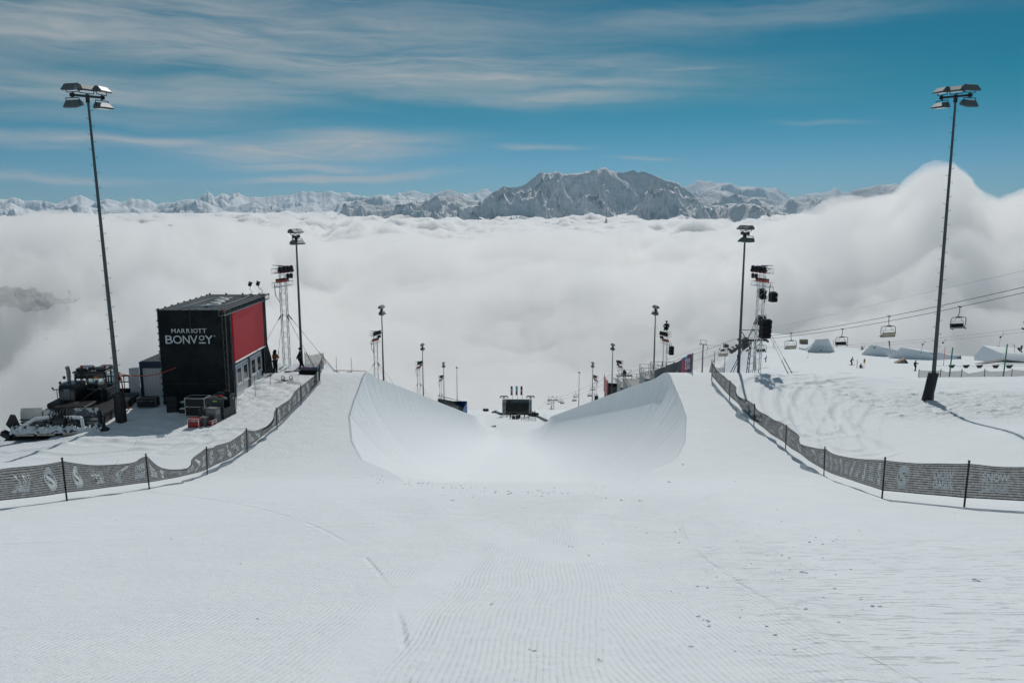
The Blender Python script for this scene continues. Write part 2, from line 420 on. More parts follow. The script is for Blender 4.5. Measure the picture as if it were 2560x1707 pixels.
def mountain(name, sky_pts, r0, depth, relief, seed, freq, bottom=-420, nA=700, nR=110):
    A, E = zip(*[azel(u, v) for u, v in sky_pts])
    A = np.array(A); E = np.array(E)
    a = np.linspace(A[0], A[-1], nA)
    e = np.interp(a, A, E)
    t = np.linspace(-.30, 1, nR)             # <0 the far side, 0 the crest, 1 the foot towards us
    AA, T = np.meshgrid(a, t, indexing='ij')
    r = r0 - depth*T
    X = np.sin(AA)*r; Y = np.cos(AA)*r
    crest = np.interp(AA, A, np.tan(E))*r0
    n = Noise(seed)
    rg = ridged(n, X/freq, Y/freq, 7, .52)
    fall = np.where(T >= 0, crest + (bottom-crest)*(T**.80), crest + (bottom-crest)*(-T*1.3)**.9)
    k = np.clip(np.abs(T)*5, 0, 1)
    amp = relief*k*(1-.55*np.clip(T, 0, 1))
    Z = fall + amp*(rg-.50)*1.5
    # crest stays on its outline; nothing in front may poke above the line of sight to it
    lim = np.interp(AA, A, np.tan(E))*r - 3 - .02*relief*np.abs(T)
    Z = np.where(np.abs(T) < .012, crest, np.minimum(Z, lim + 0))
    Z = Z + (N3(X/freq*14, Y/freq*14)-.5)*relief*.05*k
    # ends run down below the cloud
    endf = sst(0, .05, (AA-a[0])/(a[-1]-a[0]))*sst(0, .05, (a[-1]-AA)/(a[-1]-a[0]))
    V = np.stack([X, Y, Z], -1).reshape(-1, 3)
    o = np_mesh(name, V, grid_faces(nA, nR), MTN)
    o['kind'] = 'structure'
    return o
def z3(x, y): return (x/2.613, 400+y/2.613)
def z4(x, y): return (800+x/2.613, 400+y/2.613)
def z5(x, y): return (1650+x/2.585, 400+y/2.585)
def jag(pts, amp, seed, n=9):
    """a finer, broken outline between the read-off points"""
    out = []; rn = random.Random(seed)
    def sub(p, q, a, k):
        if k == 0: out.append(p); return
        m = ((p[0]+q[0])/2, (p[1]+q[1])/2+rn.uniform(-a, a)); sub(p, m, a*.55, k-1); sub(m, q, a*.55, k-1)
    for p, q in zip(pts[:-1], pts[1:]): sub(p, q, amp*min(1, abs(q[0]-p[0])/18), 3)
    out.append(pts[-1]); return out
far = [z3(x, y) for x, y in [(-200, 262), (0, 255), (95, 243), (150, 265), (240, 265), (300, 270), (370, 290), (470, 240), (530, 232), (620, 275), (690, 255), (780, 275), (860, 248), (930, 265), (985, 268), (1030, 290), (1130, 280), (1180, 265), (1290, 255), (1330, 225), (1360, 207), (1385, 220), (1400, 245), (1450, 215), (1490, 235), (1520, 218), (1560, 212), (1610, 240), (1700, 245), (1770, 237), (1840, 235), (1900, 225), (1970, 205), (2030, 205)]] + \
      [z4(x, y) for x, y in [(20, 215), (50, 205), (110, 215), (190, 212), (260, 235), (340, 240), (400, 230), (460, 235), (520, 215), (620, 200), (700, 220), (730, 215), (800, 205), (865, 195), (905, 220), (960, 225), (1010, 215), (1075, 188), (1120, 210), (1200, 230), (1500, 225), (2300, 200)]] + \
      [z5(x, y) for x, y in [(140, 170), (195, 160), (240, 130), (320, 135), (400, 150), (460, 152), (530, 175), (600, 175), (660, 185), (740, 180), (790, 205), (830, 235), (900, 235), (1000, 215), (1090, 205), (1125, 182), (1180, 210), (1250, 212), (1700, 215), (2030, 235), (2100, 282), (2200, 278), (2350, 290), (2700, 280)]]
mountain('far_mountains', jag(far, 3.0, 4), 30000, 9000, 1000, 7, 2600, -700, 1300, 90)
front = [z3(x, y) for x, y in [(-200, 310), (0, 300), (60, 278), (150, 318), (240, 335), (320, 325), (420, 300), (520, 285), (600, 310), (700, 330), (800, 320), (880, 312), (1000, 330), (1130, 315), (1220, 275), (1300, 260), (1380, 290), (1450, 318), (1560, 300), (1650, 275), (1760, 290), (1850, 320), (1980, 300), (2100, 320)]] + [z4(x, y) for x, y in [(60, 300), (150, 270), (240, 262), (300, 258), (360, 235), (430, 236), (500, 260), (590, 262), (660, 262), (750, 262), (900, 300)]]
mountain('snowy_mountains', jag(front, 2.4, 8), 22000, 7000, 850, 21, 1700, -700, 900, 90)
right2 = [z5(x, y) for x, y in [(150, 250), (250, 215), (330, 196), (380, 200), (430, 200), (520, 228), (600, 240), (700, 250), (780, 268), (850, 250), (1000, 245), (1100, 238), (1180, 225), (1230, 205), (1280, 190), (1400, 165), (1470, 160), (1525, 155), (1580, 180), (1610, 190), (1650, 170), (1700, 185), (1800, 230), (2000, 270), (2100, 300)]]
mountain('shaded_ridge', jag(right2, 2.2, 15), 15500, 4200, 520, 33, 1150, -600, 700, 100)
main = [z4(x, y) for x, y in [(760, 345), (900, 320), (1030, 285), (1060, 270), (1110, 228), (1160, 200), (1200, 173), (1240, 182), (1290, 178), (1350, 155), (1385, 125), (1420, 95), (1455, 80), (1490, 90), (1530, 75), (1580, 90), (1640, 93), (1700, 88), (1780, 70), (1830, 60), (1862, 50), (1900, 72), (1940, 80), (1980, 88), (2045, 68), (2080, 88), (2110, 77), (2160, 95), (2200, 112), (2270, 140), (2352, 165)]] + [z5(x, y) for x, y in [(60, 148), (150, 182), (210, 225), (270, 280), (350, 300), (450, 290), (560, 282), (680, 310), (800, 345), (900, 380)]]
mountain('main_massif', jag(main, 1.8, 2), 12000, 5000, 1150, 42, 1000, -420, 1100, 190)
low = [z4(x, y) for x, y in [(40, 400), (100, 362), (180, 310), (270, 270), (310, 290), (360, 300), (420, 295), (480, 285), (540, 290), (590, 273), (640, 285), (700, 262), (730, 250), (760, 235), (820, 238), (880, 228), (930, 240), (980, 262), (1040, 268), (1100, 310), (1200, 350), (1300, 380)]]
mountain('front_ridge', jag(low, 1.3, 5), 10200, 1900, 380, 55, 560, -420, 700, 100)
# ------------------------------------------------------------------ clouds
def cloud_material(name, dens, aniso=.3):
    m, nt = newmat(name); g = G(nt)
    v = g.n('ShaderNodeVolumePrincipled', ins={'Color': (1, 1, 1, 1), 'Density': dens, 'Anisotropy': aniso})
    g.out(vol=v.outputs[0]); return m
def closed_sheet(name, X, Y, Z, zb, mat):
    nr, nc = X.shape
    V = np.concatenate([np.stack([X, Y, Z], -1).reshape(-1, 3), np.stack([X, Y, np.full_like(Z, zb)], -1).reshape(-1, 3)])
    F = grid_faces(nr, nc)[:, ::-1]; n = nr*nc
    top = F; bot = F[:, ::-1]+n
    i = np.arange(nc-1); j = np.arange(nr-1)*nc
    s1 = np.stack([i, i+1, i+1+n, i+n], -1); k = (nr-1)*nc+i
    s2 = np.stack([k+1, k, k+n, k+1+n], -1)
    s3 = np.stack([j+nc, j, j+n, j+nc+n], -1); e = j+nc-1
    s4 = np.stack([e, e+nc, e+nc+n, e+n], -1)
    o = np_mesh(name, V, np.concatenate([top, bot, s1, s2, s3, s4]), mat)
    o['kind'] = 'stuff'
    return o
CR = [(-250, 545), (0, 530), (100, 520), (230, 528), (330, 540), (480, 520), (640, 545), (760, 565), (860, 540), (960, 548), (1080, 565), (1200, 545), (1330, 535), (1450, 540), (1600, 548), (1700, 540), (1780, 520), (1850, 490), (1920, 474), (2000, 470), (2060, 455), (2110, 415), (2135, 395), (2170, 388), (2205, 398), (2235, 430), (2270, 465), (2300, 470), (2352, 442), (2500, 430)]
ca, ce = zip(*[px(x, y) for x, y in CR])
def bank():
    """the near fog: broken billows on the left, smooth mist ahead, a tower of cloud on the right"""
    nA, nR = 1150, 300; r0, r1 = 430., 1950.
    a = np.linspace(px(-1300, 500)[0], px(3700, 500)[0], nA)
    r = r0*np.exp(np.linspace(0, math.log(r1/r0), nR))
    AA, RR = np.meshgrid(a, r, indexing='ij')
    X = np.sin(AA)*RR; Y = np.cos(AA)*RR
    crest = np.interp(AA, ca, np.tan(ce))                      # slope of the sight line over the crest
    mid = sst(-.36, -.16, AA)*(1-sst(.14, .34, AA))            # 1 straight ahead
    rc = 840 + 300*mid
    low = -150 + 17*mid + 20*sst(.1, .3, AA)
    tex = 1.25 - .97*mid - .42*sst(.2, .35, AA)
    tex = np.maximum(tex, .62*sst(880, 1150, RR))              # the top of the mist breaks into billows again
    Z = low + (crest*rc - low)*np.clip((RR-r0)/(rc-r0), 0, 1)**.85
    Z = np.where(RR > rc, crest*rc - 150*sst(0, 1, (RR-rc)/(r1-rc)), Z)
    s = 190.
    b = billow(N1, X/s, Y/s + Z/s*.7, 7, .56)
    up = sst(r0*1.03, r0*1.5, RR)
    wis = fbm(N4, AA*9+2, RR/260, 4)                           # broad streaks of thicker and thinner mist
    Z = Z + ((b-.30)*115*tex + 40*fbm(N2, X/85, (Y+Z)/85, 6, .62)*tex + 16*wis*mid)*up
    lim = crest*RR + 16
    Z = np.where(Z > lim-25, lim-25*np.exp(-(Z-lim+25)/25), Z)         # nothing climbs past the read-off crest
    k = up*tex                                                 # billows bulge sideways as well as up
    X = X + k*15*fbm(N3, X/60+3, (Y+Z)/60, 5, .6); Y = Y + k*18*fbm(N4, X/60, (Y-Z)/60+9, 5, .6)
    return closed_sheet('cloud_bank', X, Y, Z, -430, cloud_material('bank_cloud', .031))
def sea():
    nA, nR = 620, 360
    a = np.linspace(px(-500, 500)[0], px(2850, 500)[0], nA)
    r = 1400*np.exp(np.linspace(0, math.log(24000/1400.), nR))
    AA, RR = np.meshgrid(a, r, indexing='ij')
    X = np.sin(AA)*RR; Y = np.cos(AA)*RR
    s = 430.
    b = billow(N3, X/s, Y/s, 7, .55)
    big = fbm(N2, X/4200, Y/4200, 3)
    Z = -105 + (b-.28)*190 + 60*big - 75*sst(2200, 6500, RR) - 60*sst(9000, 20000, RR)
    return closed_sheet('cloud_sea', X, Y, Z, -520, cloud_material('sea_cloud', .06))
bank(); sea()

def haze():
    m, nt = newmat('haze'); g = G(nt)
    v = g.n('ShaderNodeVolumePrincipled', ins={'Color': (.42, .74, 1.0, 1), 'Density': .8e-5, 'Anisotropy': .2})
    g.out(vol=v.outputs[0])
    L = 45000.; a, b = -1400., 1500.
    V = [(x, y, z) for z in (a, b) for y in (-300., L) for x in (-L, L)]
    o = mesh_obj('haze', V, [(0, 2, 3, 1), (4, 5, 7, 6), (0, 1, 5, 4), (2, 6, 7, 3), (0, 4, 6, 2), (1, 3, 7, 5)], m, smooth=False)
    o['kind'] = 'stuff'
haze()

def wooded_hill():
    """a wooded slope of the valley, glimpsed through a hole in the cloud at the far left"""
    c = at(44, 742, 585)+Vector((0, 0, 5)); n = 46; rr = np.random.RandomState(3)
    X, Y = np.meshgrid(np.linspace(-75, 60, n), np.linspace(-55, 70, n))
    Z = 20*np.exp(-(X/42)**2-(Y/40)**2) - 18 + 10*fbm(N2, X/22, Y/22, 4) - .10*X
    m, nt = newmat('wooded_slope'); g = G(nt); P = g.n('ShaderNodeTexCoord').outputs['Object']
    f = g.ramp(g.noise(P, .06, 6, .7), .47, .55); bs = g.n('ShaderNodeBsdfPrincipled', ins={'Base Color': g.mixc(f, (.03, .04, .045, 1), (.30, .33, .35, 1)), 'Roughness': .9}); g.out(bs.outputs[0])
    o = np_mesh('wooded_hill', np.stack([X, Y, Z], -1).reshape(-1, 3), grid_faces(n, n), m); o.location = c; o.scale = (.48, .48, .5); o['kind'] = 'structure'
    V = []; F = []
    for k in range(240):
        x, y = rr.uniform(-55, 45), rr.uniform(-45, 40); i = len(V)
        z = float(20*np.exp(-(x/42)**2-(y/40)**2) - 18 + 10*fbm(N2, np.array(x/22), np.array(y/22), 4) - .10*x); h = rr.uniform(3.5, 7); w = h*.22
        if float(N1(x/14+3, y/14)) < .5: continue
        V += [(x+w*math.cos(a), y+w*math.sin(a), z-.3) for a in (0, 1.26, 2.51, 3.77, 5.03)]+[(x, y, z+h)]
        F += [(i+q, i+(q+1) % 5, i+5) for q in range(5)]
    m2, nt = newmat('far_fir'); g = G(nt); bs = g.n('ShaderNodeBsdfPrincipled', ins={'Base Color': (.03, .045, .05, 1), 'Roughness': .9}); g.out(bs.outputs[0])
    o = mesh_obj('far_forest', V, F, m2, False); o.location = c; o.scale = (.48, .48, .42); o['kind'] = 'stuff'
wooded_hill()
# ================================================================== building blocks
def hit(u, v, y0=4.0, y1=420.0):
    """where the line of sight of a photograph pixel meets the ground"""
    d = ray(u, v); d = d/d.y
    ys = np.concatenate([np.arange(y0, 80, .1), np.arange(80, y1, .5)])
    dz = d.z*ys - ground(d.x*ys, ys)
    k = np.argmax(dz < 0)
    if dz[k] >= 0: k = len(ys)-1
    return d*float(ys[k])
class MB:
    """collects shapes into one mesh"""
    def __init__(s): s.v = []; s.f = []; s.mi = []; s.cur = 0
    def add(s, vs, fs):
        n = len(s.v); s.v += [tuple(p) for p in vs]; s.f += [tuple(i+n for i in f) for f in fs]; s.mi += [s.cur]*len(fs); return s
    def mat(s, i): s.cur = i; return s
    def box(s, c, size, rot=None, bev=0.0, taper=1.0):
        hx, hy, hz = size[0]/2, size[1]/2, size[2]/2
        if bev > 0:
            b = min(bev, hx*.9, hy*.9, hz*.9)
            vs = []; 
            for z, k in ((-hz, b), (-hz+b, 0), (hz-b, 0), (hz, b)):
                X, Y = hx-k, hy-k; q = b if k == 0 else b*.4
                vs += [(-X, -Y+q, z), (-X+q, -Y, z), (X-q, -Y, z), (X, -Y+q, z), (X, Y-q, z), (X-q, Y, z), (-X+q, Y, z), (-X, Y-q, z)]
            fs = [tuple(range(7, -1, -1)), tuple(range(24, 32))]
            for r in range(3):
                for i in range(8): fs.append((r*8+i, r*8+(i+1) % 8, r*8+8+(i+1) % 8, r*8+8+i))
        else:
            t = taper
            vs = [(-hx, -hy, -hz), (hx, -hy, -hz), (hx, hy, -hz), (-hx, hy, -hz), (-hx*t, -hy*t, hz), (hx*t, -hy*t, hz), (hx*t, hy*t, hz), (-hx*t, hy*t, hz)]
            fs = [(3, 2, 1, 0), (4, 5, 6, 7), (0, 1, 5, 4), (1, 2, 6, 5), (2, 3, 7, 6), (3, 0, 4, 7)]
        M = rot if rot is not None else Matrix.Identity(3)
        c = Vector(c)
        return s.add([M @ Vector(p)+c for p in vs], fs)
    def span(s, a, b, bev=0.0):
        a, b = Vector(a), Vector(b)
        lo = Vector([min(a[i], b[i]) for i in range(3)]); hi = Vector([max(a[i], b[i]) for i in range(3)])
        return s.box((lo+hi)/2, hi-lo, None, bev)
    def tube(s, p, q, r, n=8, r2=None, cap=True):
        p, q = Vector(p), Vector(q); r2 = r if r2 is None else r2
        d = (q-p)
        if d.length < 1e-6: return s
        d.normalize(); a = d.orthogonal().normalized(); b = d.cross(a)
        vs = [c+(a*math.cos(2*math.pi*i/n)+b*math.sin(2*math.pi*i/n))*rr for c, rr in ((p, r), (q, r2)) for i in range(n)]
        fs = [(i, (i+1) % n, n+(i+1) % n, n+i) for i in range(n)]
        if cap: fs += [tuple(range(n-1, -1, -1)), tuple(range(n, 2*n))]
        return s.add(vs, fs)
    def path(s, pts, r, n=6):
        pts = [Vector(p) for p in pts]; rings = []
        up = None
        for i, p in enumerate(pts):
            d = (pts[min(i+1, len(pts)-1)]-pts[max(i-1, 0)]).normalized()
            if up is None: up = d.orthogonal().normalized()
            up = (up-d*up.dot(d)); up = up.normalized() if up.length > 1e-5 else d.orthogonal().normalized()
            b = d.cross(up); rr = r[i] if isinstance(r, (list, tuple)) else r
            rings.append([p+(up*math.cos(2*math.pi*k/n)+b*math.sin(2*math.pi*k/n))*rr for k in range(n)])
        vs = [q for R_ in rings for q in R_]
        fs = [(i*n+k, i*n+(k+1) % n, (i+1)*n+(k+1) % n, (i+1)*n+k) for i in range(len(pts)-1) for k in range(n)]
        fs += [tuple(range(n-1, -1, -1)), tuple(range((len(pts)-1)*n, len(pts)*n))]
        return s.add(vs, fs)
    def prism(s, poly, axis, a, b):
        """polygon in the plane across `axis` (0 x, 1 y, 2 z), drawn out from a to b"""
        def P(p, t): 
            l = [p[0], p[1]]; l.insert(axis, t); return tuple(l)
        n = len(poly); vs = [P(p, a) for p in poly]+[P(p, b) for p in poly]
        ar = sum(poly[i][0]*poly[(i+1) % n][1]-poly[(i+1) % n][0]*poly[i][1] for i in range(n))
        sgn = (ar > 0) == (axis != 1); sgn = sgn if b > a else not sgn
        fs = [tuple(range(n-1, -1, -1)), tuple(range(n, 2*n))]+[(i, (i+1) % n, n+(i+1) % n, n+i) for i in range(n)]
        if not sgn: fs = [f[::-1] for f in fs]
        return s.add(vs, fs)
    def ball(s, c, r, nu=10, nv=7, sc=(1, 1, 1)):
        c = Vector(c); vs = [c+Vector((0, 0, r*sc[2]))]
        for j in range(1, nv):
            t = math.pi*j/nv
            vs += [c+Vector((r*sc[0]*math.sin(t)*math.cos(2*math.pi*i/nu), r*sc[1]*math.sin(t)*math.sin(2*math.pi*i/nu), r*sc[2]*math.cos(t))) for i in range(nu)]
        vs.append(c-Vector((0, 0, r*sc[2]))); L = len(vs)-1
        fs = [(0, 1+i, 1+(i+1) % nu) for i in range(nu)]
        for j in range(nv-2):
            fs += [(1+j*nu+i, 1+(j+1)*nu+i, 1+(j+1)*nu+(i+1) % nu, 1+j*nu+(i+1) % nu) for i in range(nu)]
        fs += [(L, 1+(nv-2)*nu+(i+1) % nu, 1+(nv-2)*nu+i) for i in range(nu)]
        return s.add(vs, fs)
    def sheet(s, rows):
        nr, nc = len(rows), len(rows[0])
        return s.add([p for r in rows for p in r], [(i*nc+j, i*nc+j+1, (i+1)*nc+j+1, (i+1)*nc+j) for i in range(nr-1) for j in range(nc-1)])
    def build(s, name, mat, parent=None, smooth=False, org=None):
        me = bpy.data.meshes.new(name)
        if org is None and parent is not None and parent.get('_w'): org = parent.location
        vs = s.v if org is None else [(p[0]-org[0], p[1]-org[1], p[2]-org[2]) for p in s.v]
        me.from_pydata(vs, [], s.f)
        for m in (mat if isinstance(mat, (list, tuple)) else [mat]): me.materials.append(m)
        if max(s.mi, default=0) > 0: me.polygons.foreach_set('material_index', s.mi)
        if smooth:
            try: me.shade_smooth(); me.set_sharp_from_angle(angle=R(40))
            except Exception: pass
        o = bpy.data.objects.new(name, me); COL.objects.link(o)
        if parent is not None: o.parent = parent
        return o
def tag(o, label, cat, group=None, kind=None):
    if label: o['label'] = label
    if cat: o['category'] = cat
    if group: o['group'] = group
    if kind: o['kind'] = kind
    return o
WORLDS = []
def thing(name, label, cat, loc=(0, 0, 0), rz=0.0, group=None, world=False):
    """an empty at the thing's base; with world=True its parts are given in the place's own coordinates"""
    o = bpy.data.objects.new(name, None); COL.objects.link(o)
    o.empty_display_size = .2
    o.location = loc; o.rotation_euler = (0, 0, rz)
    if world: o['_w'] = 1; WORLDS.append(o)
    return tag(o, label, cat, group)
def sub(mb, name, mat, part, smooth=False, label=None):
    """a sub-part of a part that itself belongs to a thing built in the place's coordinates"""
    t = part.parent
    return mb.build(name, mat, part, smooth, org=t.location if t is not None and t.get('_w') else None)
def copy_tree(o, parent=None):
    c = o.copy(); COL.objects.link(c)
    if parent is not None: c.parent = parent
    for ch in [q for q in o.children]: copy_tree(ch, c)
    return c

def simple(name, col, rough=.6, metal=0.0, var=.18, scale=3.0, spec=.4, bump=0.0, emit=None, coat=0.0):
    m, nt = newmat(name); g = G(nt)
    P = g.n('ShaderNodeTexCoord').outputs['Object']
    n = g.noise(P, scale, 5, .6); n2 = g.noise(P, scale*7, 3, .6)
    f = g.m('ADD', g.m('MULTIPLY', n, .65), g.m('MULTIPLY', n2, .35))
    c = g.mixc(g.ramp(f, .3, .7), tuple(x*(1-var) for x in col[:3])+(1,), tuple(min(1, x*(1+var)) for x in col[:3])+(1,))
    ins = {'Base Color': c, 'Roughness': g.ramp(n2, .25, .75, max(.03, rough-.1), min(1, rough+.1)), 'Metallic': metal, 'Specular IOR Level': spec, 'Coat Weight': coat}
    if emit: ins['Emission Color'] = tuple(emit[:3])+(1,); ins['Emission Strength'] = emit[3]
    bs = g.n('ShaderNodeBsdfPrincipled', ins=ins)
    if bump: 
        b = g.n('ShaderNodeBump', ins={'Strength': .6, 'Distance': bump, 'Height': f}); nt.links.new(b.outputs[0], bs.inputs['Normal'])
    g.out(bs.outputs[0]); return m
GALV = simple('galvanised_steel', (.17, .185, .195), .45, .6, .2, 2.0)
MAST = simple('mast_paint', (.085, .10, .108), .5, .3, .2, 1.2)
ALU = simple('aluminium', (.62, .63, .64), .32, .9, .12, 3)
STEEL = simple('dark_steel', (.045, .052, .056), .5, .4, .25, 3)
BLACK = simple('black_paint', (.012, .013, .015), .45, .0, .3, 3)
RUBBER = simple('black_pad', (.016, .017, .020), .55, 0, .35, 4, bump=.01)
CLOTH = simple('black_cloth', (.014, .016, .018), .85, 0, .3, 6, .1)
LAMPBODY = simple('lamp_housing', (.15, .17, .175), .5, .3, .15, 4)
LENS = simple('lamp_glass', (.42, .45, .45), .12, .35, .3, 9, .8)
WHITE = simple('white_panel', (.78, .79, .78), .5, 0, .06, 2)
FRAMEW = simple('white_frame', (.70, .71, .71), .4, 0, .04, 3)
BLUE = simple('navy_frame', (.022, .048, .085), .45, .1, .2, 3)
REDP = simple('red_paint', (.34, .014, .018), .4, 0, .15, 4)
REDL = simple('red_lens', (.62, .13, .11), .35, 0, .1, 4)
ORANGE = simple('orange_rubber', (.55, .085, .03), .5, 0, .1, 4)
GREYP = simple('grey_plastic', (.10, .115, .12), .6, 0, .15, 6)
DGREY = simple('dark_grey', (.045, .05, .052), .6, 0, .2, 5)
YELL = simple('yellow_tape', (.55, .75, .06), .5, 0, .1, 6)
AMBER = simple('amber_lens', (.6, .16, .02), .3, 0, .1, 5)
SNOWW = simple('settled_snow', (.78, .81, .83), .7, 0, .04, 6, .2, bump=.02)
GREEN = simple('green_paint', (.02, .20, .06), .5, 0, .1, 4)
ROCK = simple('grey_rock', (.10, .10, .098), .85, 0, .5, .6, .2, bump=.15)
BEIGE = simple('worn_slats', (.42, .38, .29), .7, 0, .25, 8)
WOOD = simple('weathered_wood', (.27, .22, .17), .75, 0, .25, 5)
WINGL = simple('window_glass', (.02, .026, .03), .05, 0, .3, 1.0, 1.0)
SKIN = simple('skin', (.42, .24, .17), .55, 0, .06, 8)
PRINT = simple('white_print', (.62, .66, .68), .7, 0, .05, 5)

WS = bpy.data.scenes.new('workshop')
def evaluated(o):
    WS.view_layers[0].update(); return bpy.data.meshes.new_from_object(o.evaluated_get(WS.view_layers[0].depsgraph))
def text_mesh(txt, size=1.0, off=0.0, shear=0.0, space=1.0):
    """letters as flat outlines in the x,y plane, x from 0; returns verts and faces"""
    cu = bpy.data.curves.new('lettering', 'FONT'); cu.body = txt; cu.size = size; cu.offset = off; cu.shear = shear
    cu.space_character = space; cu.resolution_u = 3; cu.fill_mode = 'BOTH'
    o = bpy.data.objects.new('lettering', cu); WS.collection.objects.link(o)
    me = evaluated(o)
    vs = [tuple(v.co) for v in me.vertices]; fs = [tuple(p.vertices) for p in me.polygons]
    bpy.data.objects.remove(o); bpy.data.curves.remove(cu); bpy.data.meshes.remove(me)
    return vs, fs
def fit(vs, x0, x1, y0, y1):
    ax, bx = min(p[0] for p in vs), max(p[0] for p in vs); ay, by = min(p[1] for p in vs), max(p[1] for p in vs)
    return [(x0+(p[0]-ax)/(bx-ax)*(x1-x0), y0+(p[1]-ay)/(by-ay)*(y1-y0)) for p in vs]

# ================================================================== floodlight masts
def lamp_mb(w=.92, d=.62, h=.34):
    """an asymmetric floodlight: wedge housing, glass face looking down and forward (+y)"""
    b = MB()
    prof = [(-d*.5, .02), (d*.52, -.03), (d*.50, .04), (d*.10, h*.92), (-d*.22, h), (-d*.5, h*.62)]
    n = len(prof)
    vs = [(-w/2*(.86 if z > h*.5 else 1), y, z) for y, z in prof]+[(w/2*(.86 if z > h*.5 else 1), y, z) for y, z in prof]
    b.add(vs, [tuple(range(n)), tuple(range(2*n-1, n-1, -1))]+[((i+1) % n, i, n+i, n+(i+1) % n) for i in range(n)])
    b.box((-w/2-.03, -d*.12, h*.45), (.06, .16, .16)); b.box((w/2+.03, -d*.12, h*.45), (.06, .16, .16))
    g_ = MB().add([(-w*.45, -d*.44, .008), (w*.45, -d*.44, .008), (w*.45, d*.48, -.045), (-w*.45, d*.48, -.045),
                   (-w*.45, -d*.44, -.012), (w*.45, -d*.44, -.012), (w*.45, d*.48, -.065), (-w*.45, d*.48, -.065)],
                  [(3, 2, 1, 0), (4, 5, 6, 7), (0, 1, 5, 4), (1, 2, 6, 5), (2, 3, 7, 6), (3, 0, 4, 7)])
    return b, g_
def add_lamp(parent, loc, rz, tilt, up=1, sc_=1.0):
    b, g_ = lamp_mb()
    br = MB(); s_ = -up                         # the stirrup runs to the arm: below an upper lamp, above a lower one
    for sx in (-1, 1): br.tube((sx*.49, -.07, .15), (sx*.42, -.05, .15+s_*.30), .025, 5)
    br.tube((-.42, -.05, .15+s_*.30), (.42, -.05, .15+s_*.30), .025, 5); br.tube((0, -.05, .15+s_*.30), (0, -.05, .15+s_*.42), .04, 6)
    M = Matrix.Rotation(rz, 3, 'Z') @ Matrix.Rotation(tilt, 3, 'X')
    for q in (b, g_, br): q.v = [tuple(M @ (Vector(p)*sc_)+Vector(loc)) for p in q.v]
    lo = b.build('lamp_head', LAMPBODY, parent); g_.build('lamp_glass', LENS, lo); br.build('bracket', STEEL, lo)
def mast(label, top, base, lamps, arm_rz, pad=False, lean=None, rungs=True, slant=0.0):
    t = thing('floodlight_mast', label, 'floodlight mast', base, 0, 'floodlight masts along the halfpipe')
    H = top[2]-base[2]; dx_, dy_ = top[0]-base[0], top[1]-base[1]
    m = MB(); m.tube((0, 0, -.6), (dx_*.98, dy_*.98, H-.5), .135 if H > 12 else .115, 12, .06)
    pole = m.build('mast', MAST, t, True)
    if rungs:
        k = 3.0; i = 0
        while k < H-1.2:
            f = k/H; sx = 1 if i % 2 else -1; c = Vector((dx_*f, dy_*f, k)); rr = .135-.075*f
            r_ = MB(); r_.path([c+Vector((sx*rr*.8, 0, 0)), c+Vector((sx*(rr+.13), 0, .01)), c+Vector((sx*(rr+.13), 0, .07))], .014, 4); r_.build('climbing_peg', STEEL, t)
            k += .42; i += 1
    c = Vector((dx_, dy_, H-.5)); M = Matrix.Rotation(arm_rz, 3, 'Z')
    if len(lamps) > 1:
        a = MB(); L = max(abs(l[0]) for l in lamps)+.1
        a.box(c, (2*L, .12, .12), M); a.tube(c-Vector((0, 0, .35)), c+Vector((0, 0, .08)), .11, 10)
        for l in lamps: a.box(c+M @ Vector((l[0], 0, 0)), (.14, .2, .2), M)
        a.build('cross_arm', STEEL, t)
    for (ox, up, rz, tilt) in lamps:
        p = c+M @ Vector((ox, 0, 0))+Vector((0, 0, .30 if up > 0 else -.58))
        add_lamp(t, p, rz, tilt, up, .94 if len(lamps) == 5 else .90)
    if pad:
        p = MB(); n = 14; rows = []
        for k in range(9):
            z = -.35+2.15*k/8; f = max(z, 0)/H
            o_x = slant*(1-max(z, 0)/1.8); rows.append([(o_x+dx_*f+(.31+.012*math.sin(5*a_+k))*math.cos(a_)-.0*z, dy_*f+(.31+.010*math.sin(4*a_-k))*math.sin(a_), z) for a_ in [2*math.pi*i/n for i in range(n+1)]])
        p.sheet(rows); z = 1.8; f = z/H
        p.add([(dx_*f+.31*math.cos(2*math.pi*i/n), dy_*f+.31*math.sin(2*math.pi*i/n), z) for i in range(n)], [tuple(range(n))])
        p.build('crash_pad', RUBBER, t, True)
    return t
def mast_px(label, ut, vt, Y, lamps, arm, pad=False, base=None, rungs=True):
    T = at(ut, vt, Y)
    B = Vector(base) if base is not None else Vector((T.x, T.y, gz(T.x, T.y)))
    return mast(label, T+Vector((0, 0, .45)), B, lamps, arm, pad, rungs=rungs)
B1 = hit(304, 1056); mast(
    'tall grey floodlight mast with five lamps and a black crash pad, beside the snow groomer', at(219, 247, B1.y+.2)+Vector((0, 0, .62)), B1,
    [(-.80, 1, R(165), R(-8)), (.0, 1, R(-120), R(2)), (.80, 1, R(-100), R(2)), (-.75, -1, R(170), R(-14)), (.80, -1, R(-115), R(4))], R(48), True)
B2 = hit(2329, 1001); mast(
    'tall five-lamp floodlight mast with a slanting black pad on the right snow bank', at(2389, 247, B2.y)+Vector((0, 0, .62)), B2,
    [(.80, 1, R(-165), R(-8)), (.0, 1, R(120), R(2)), (-.80, 1, R(100), R(2)), (.75, -1, R(-168), R(-14)), (-.80, -1, R(112), R(4))], R(-48), True, slant=-.32)
four = lambda s_: [(-.42, 1, s_*R(-100), R(4)), (.42, 1, s_*R(-100), R(4)), (-.42, -1, s_*R(-70), R(4)), (.42, -1, s_*R(-130), R(4))]
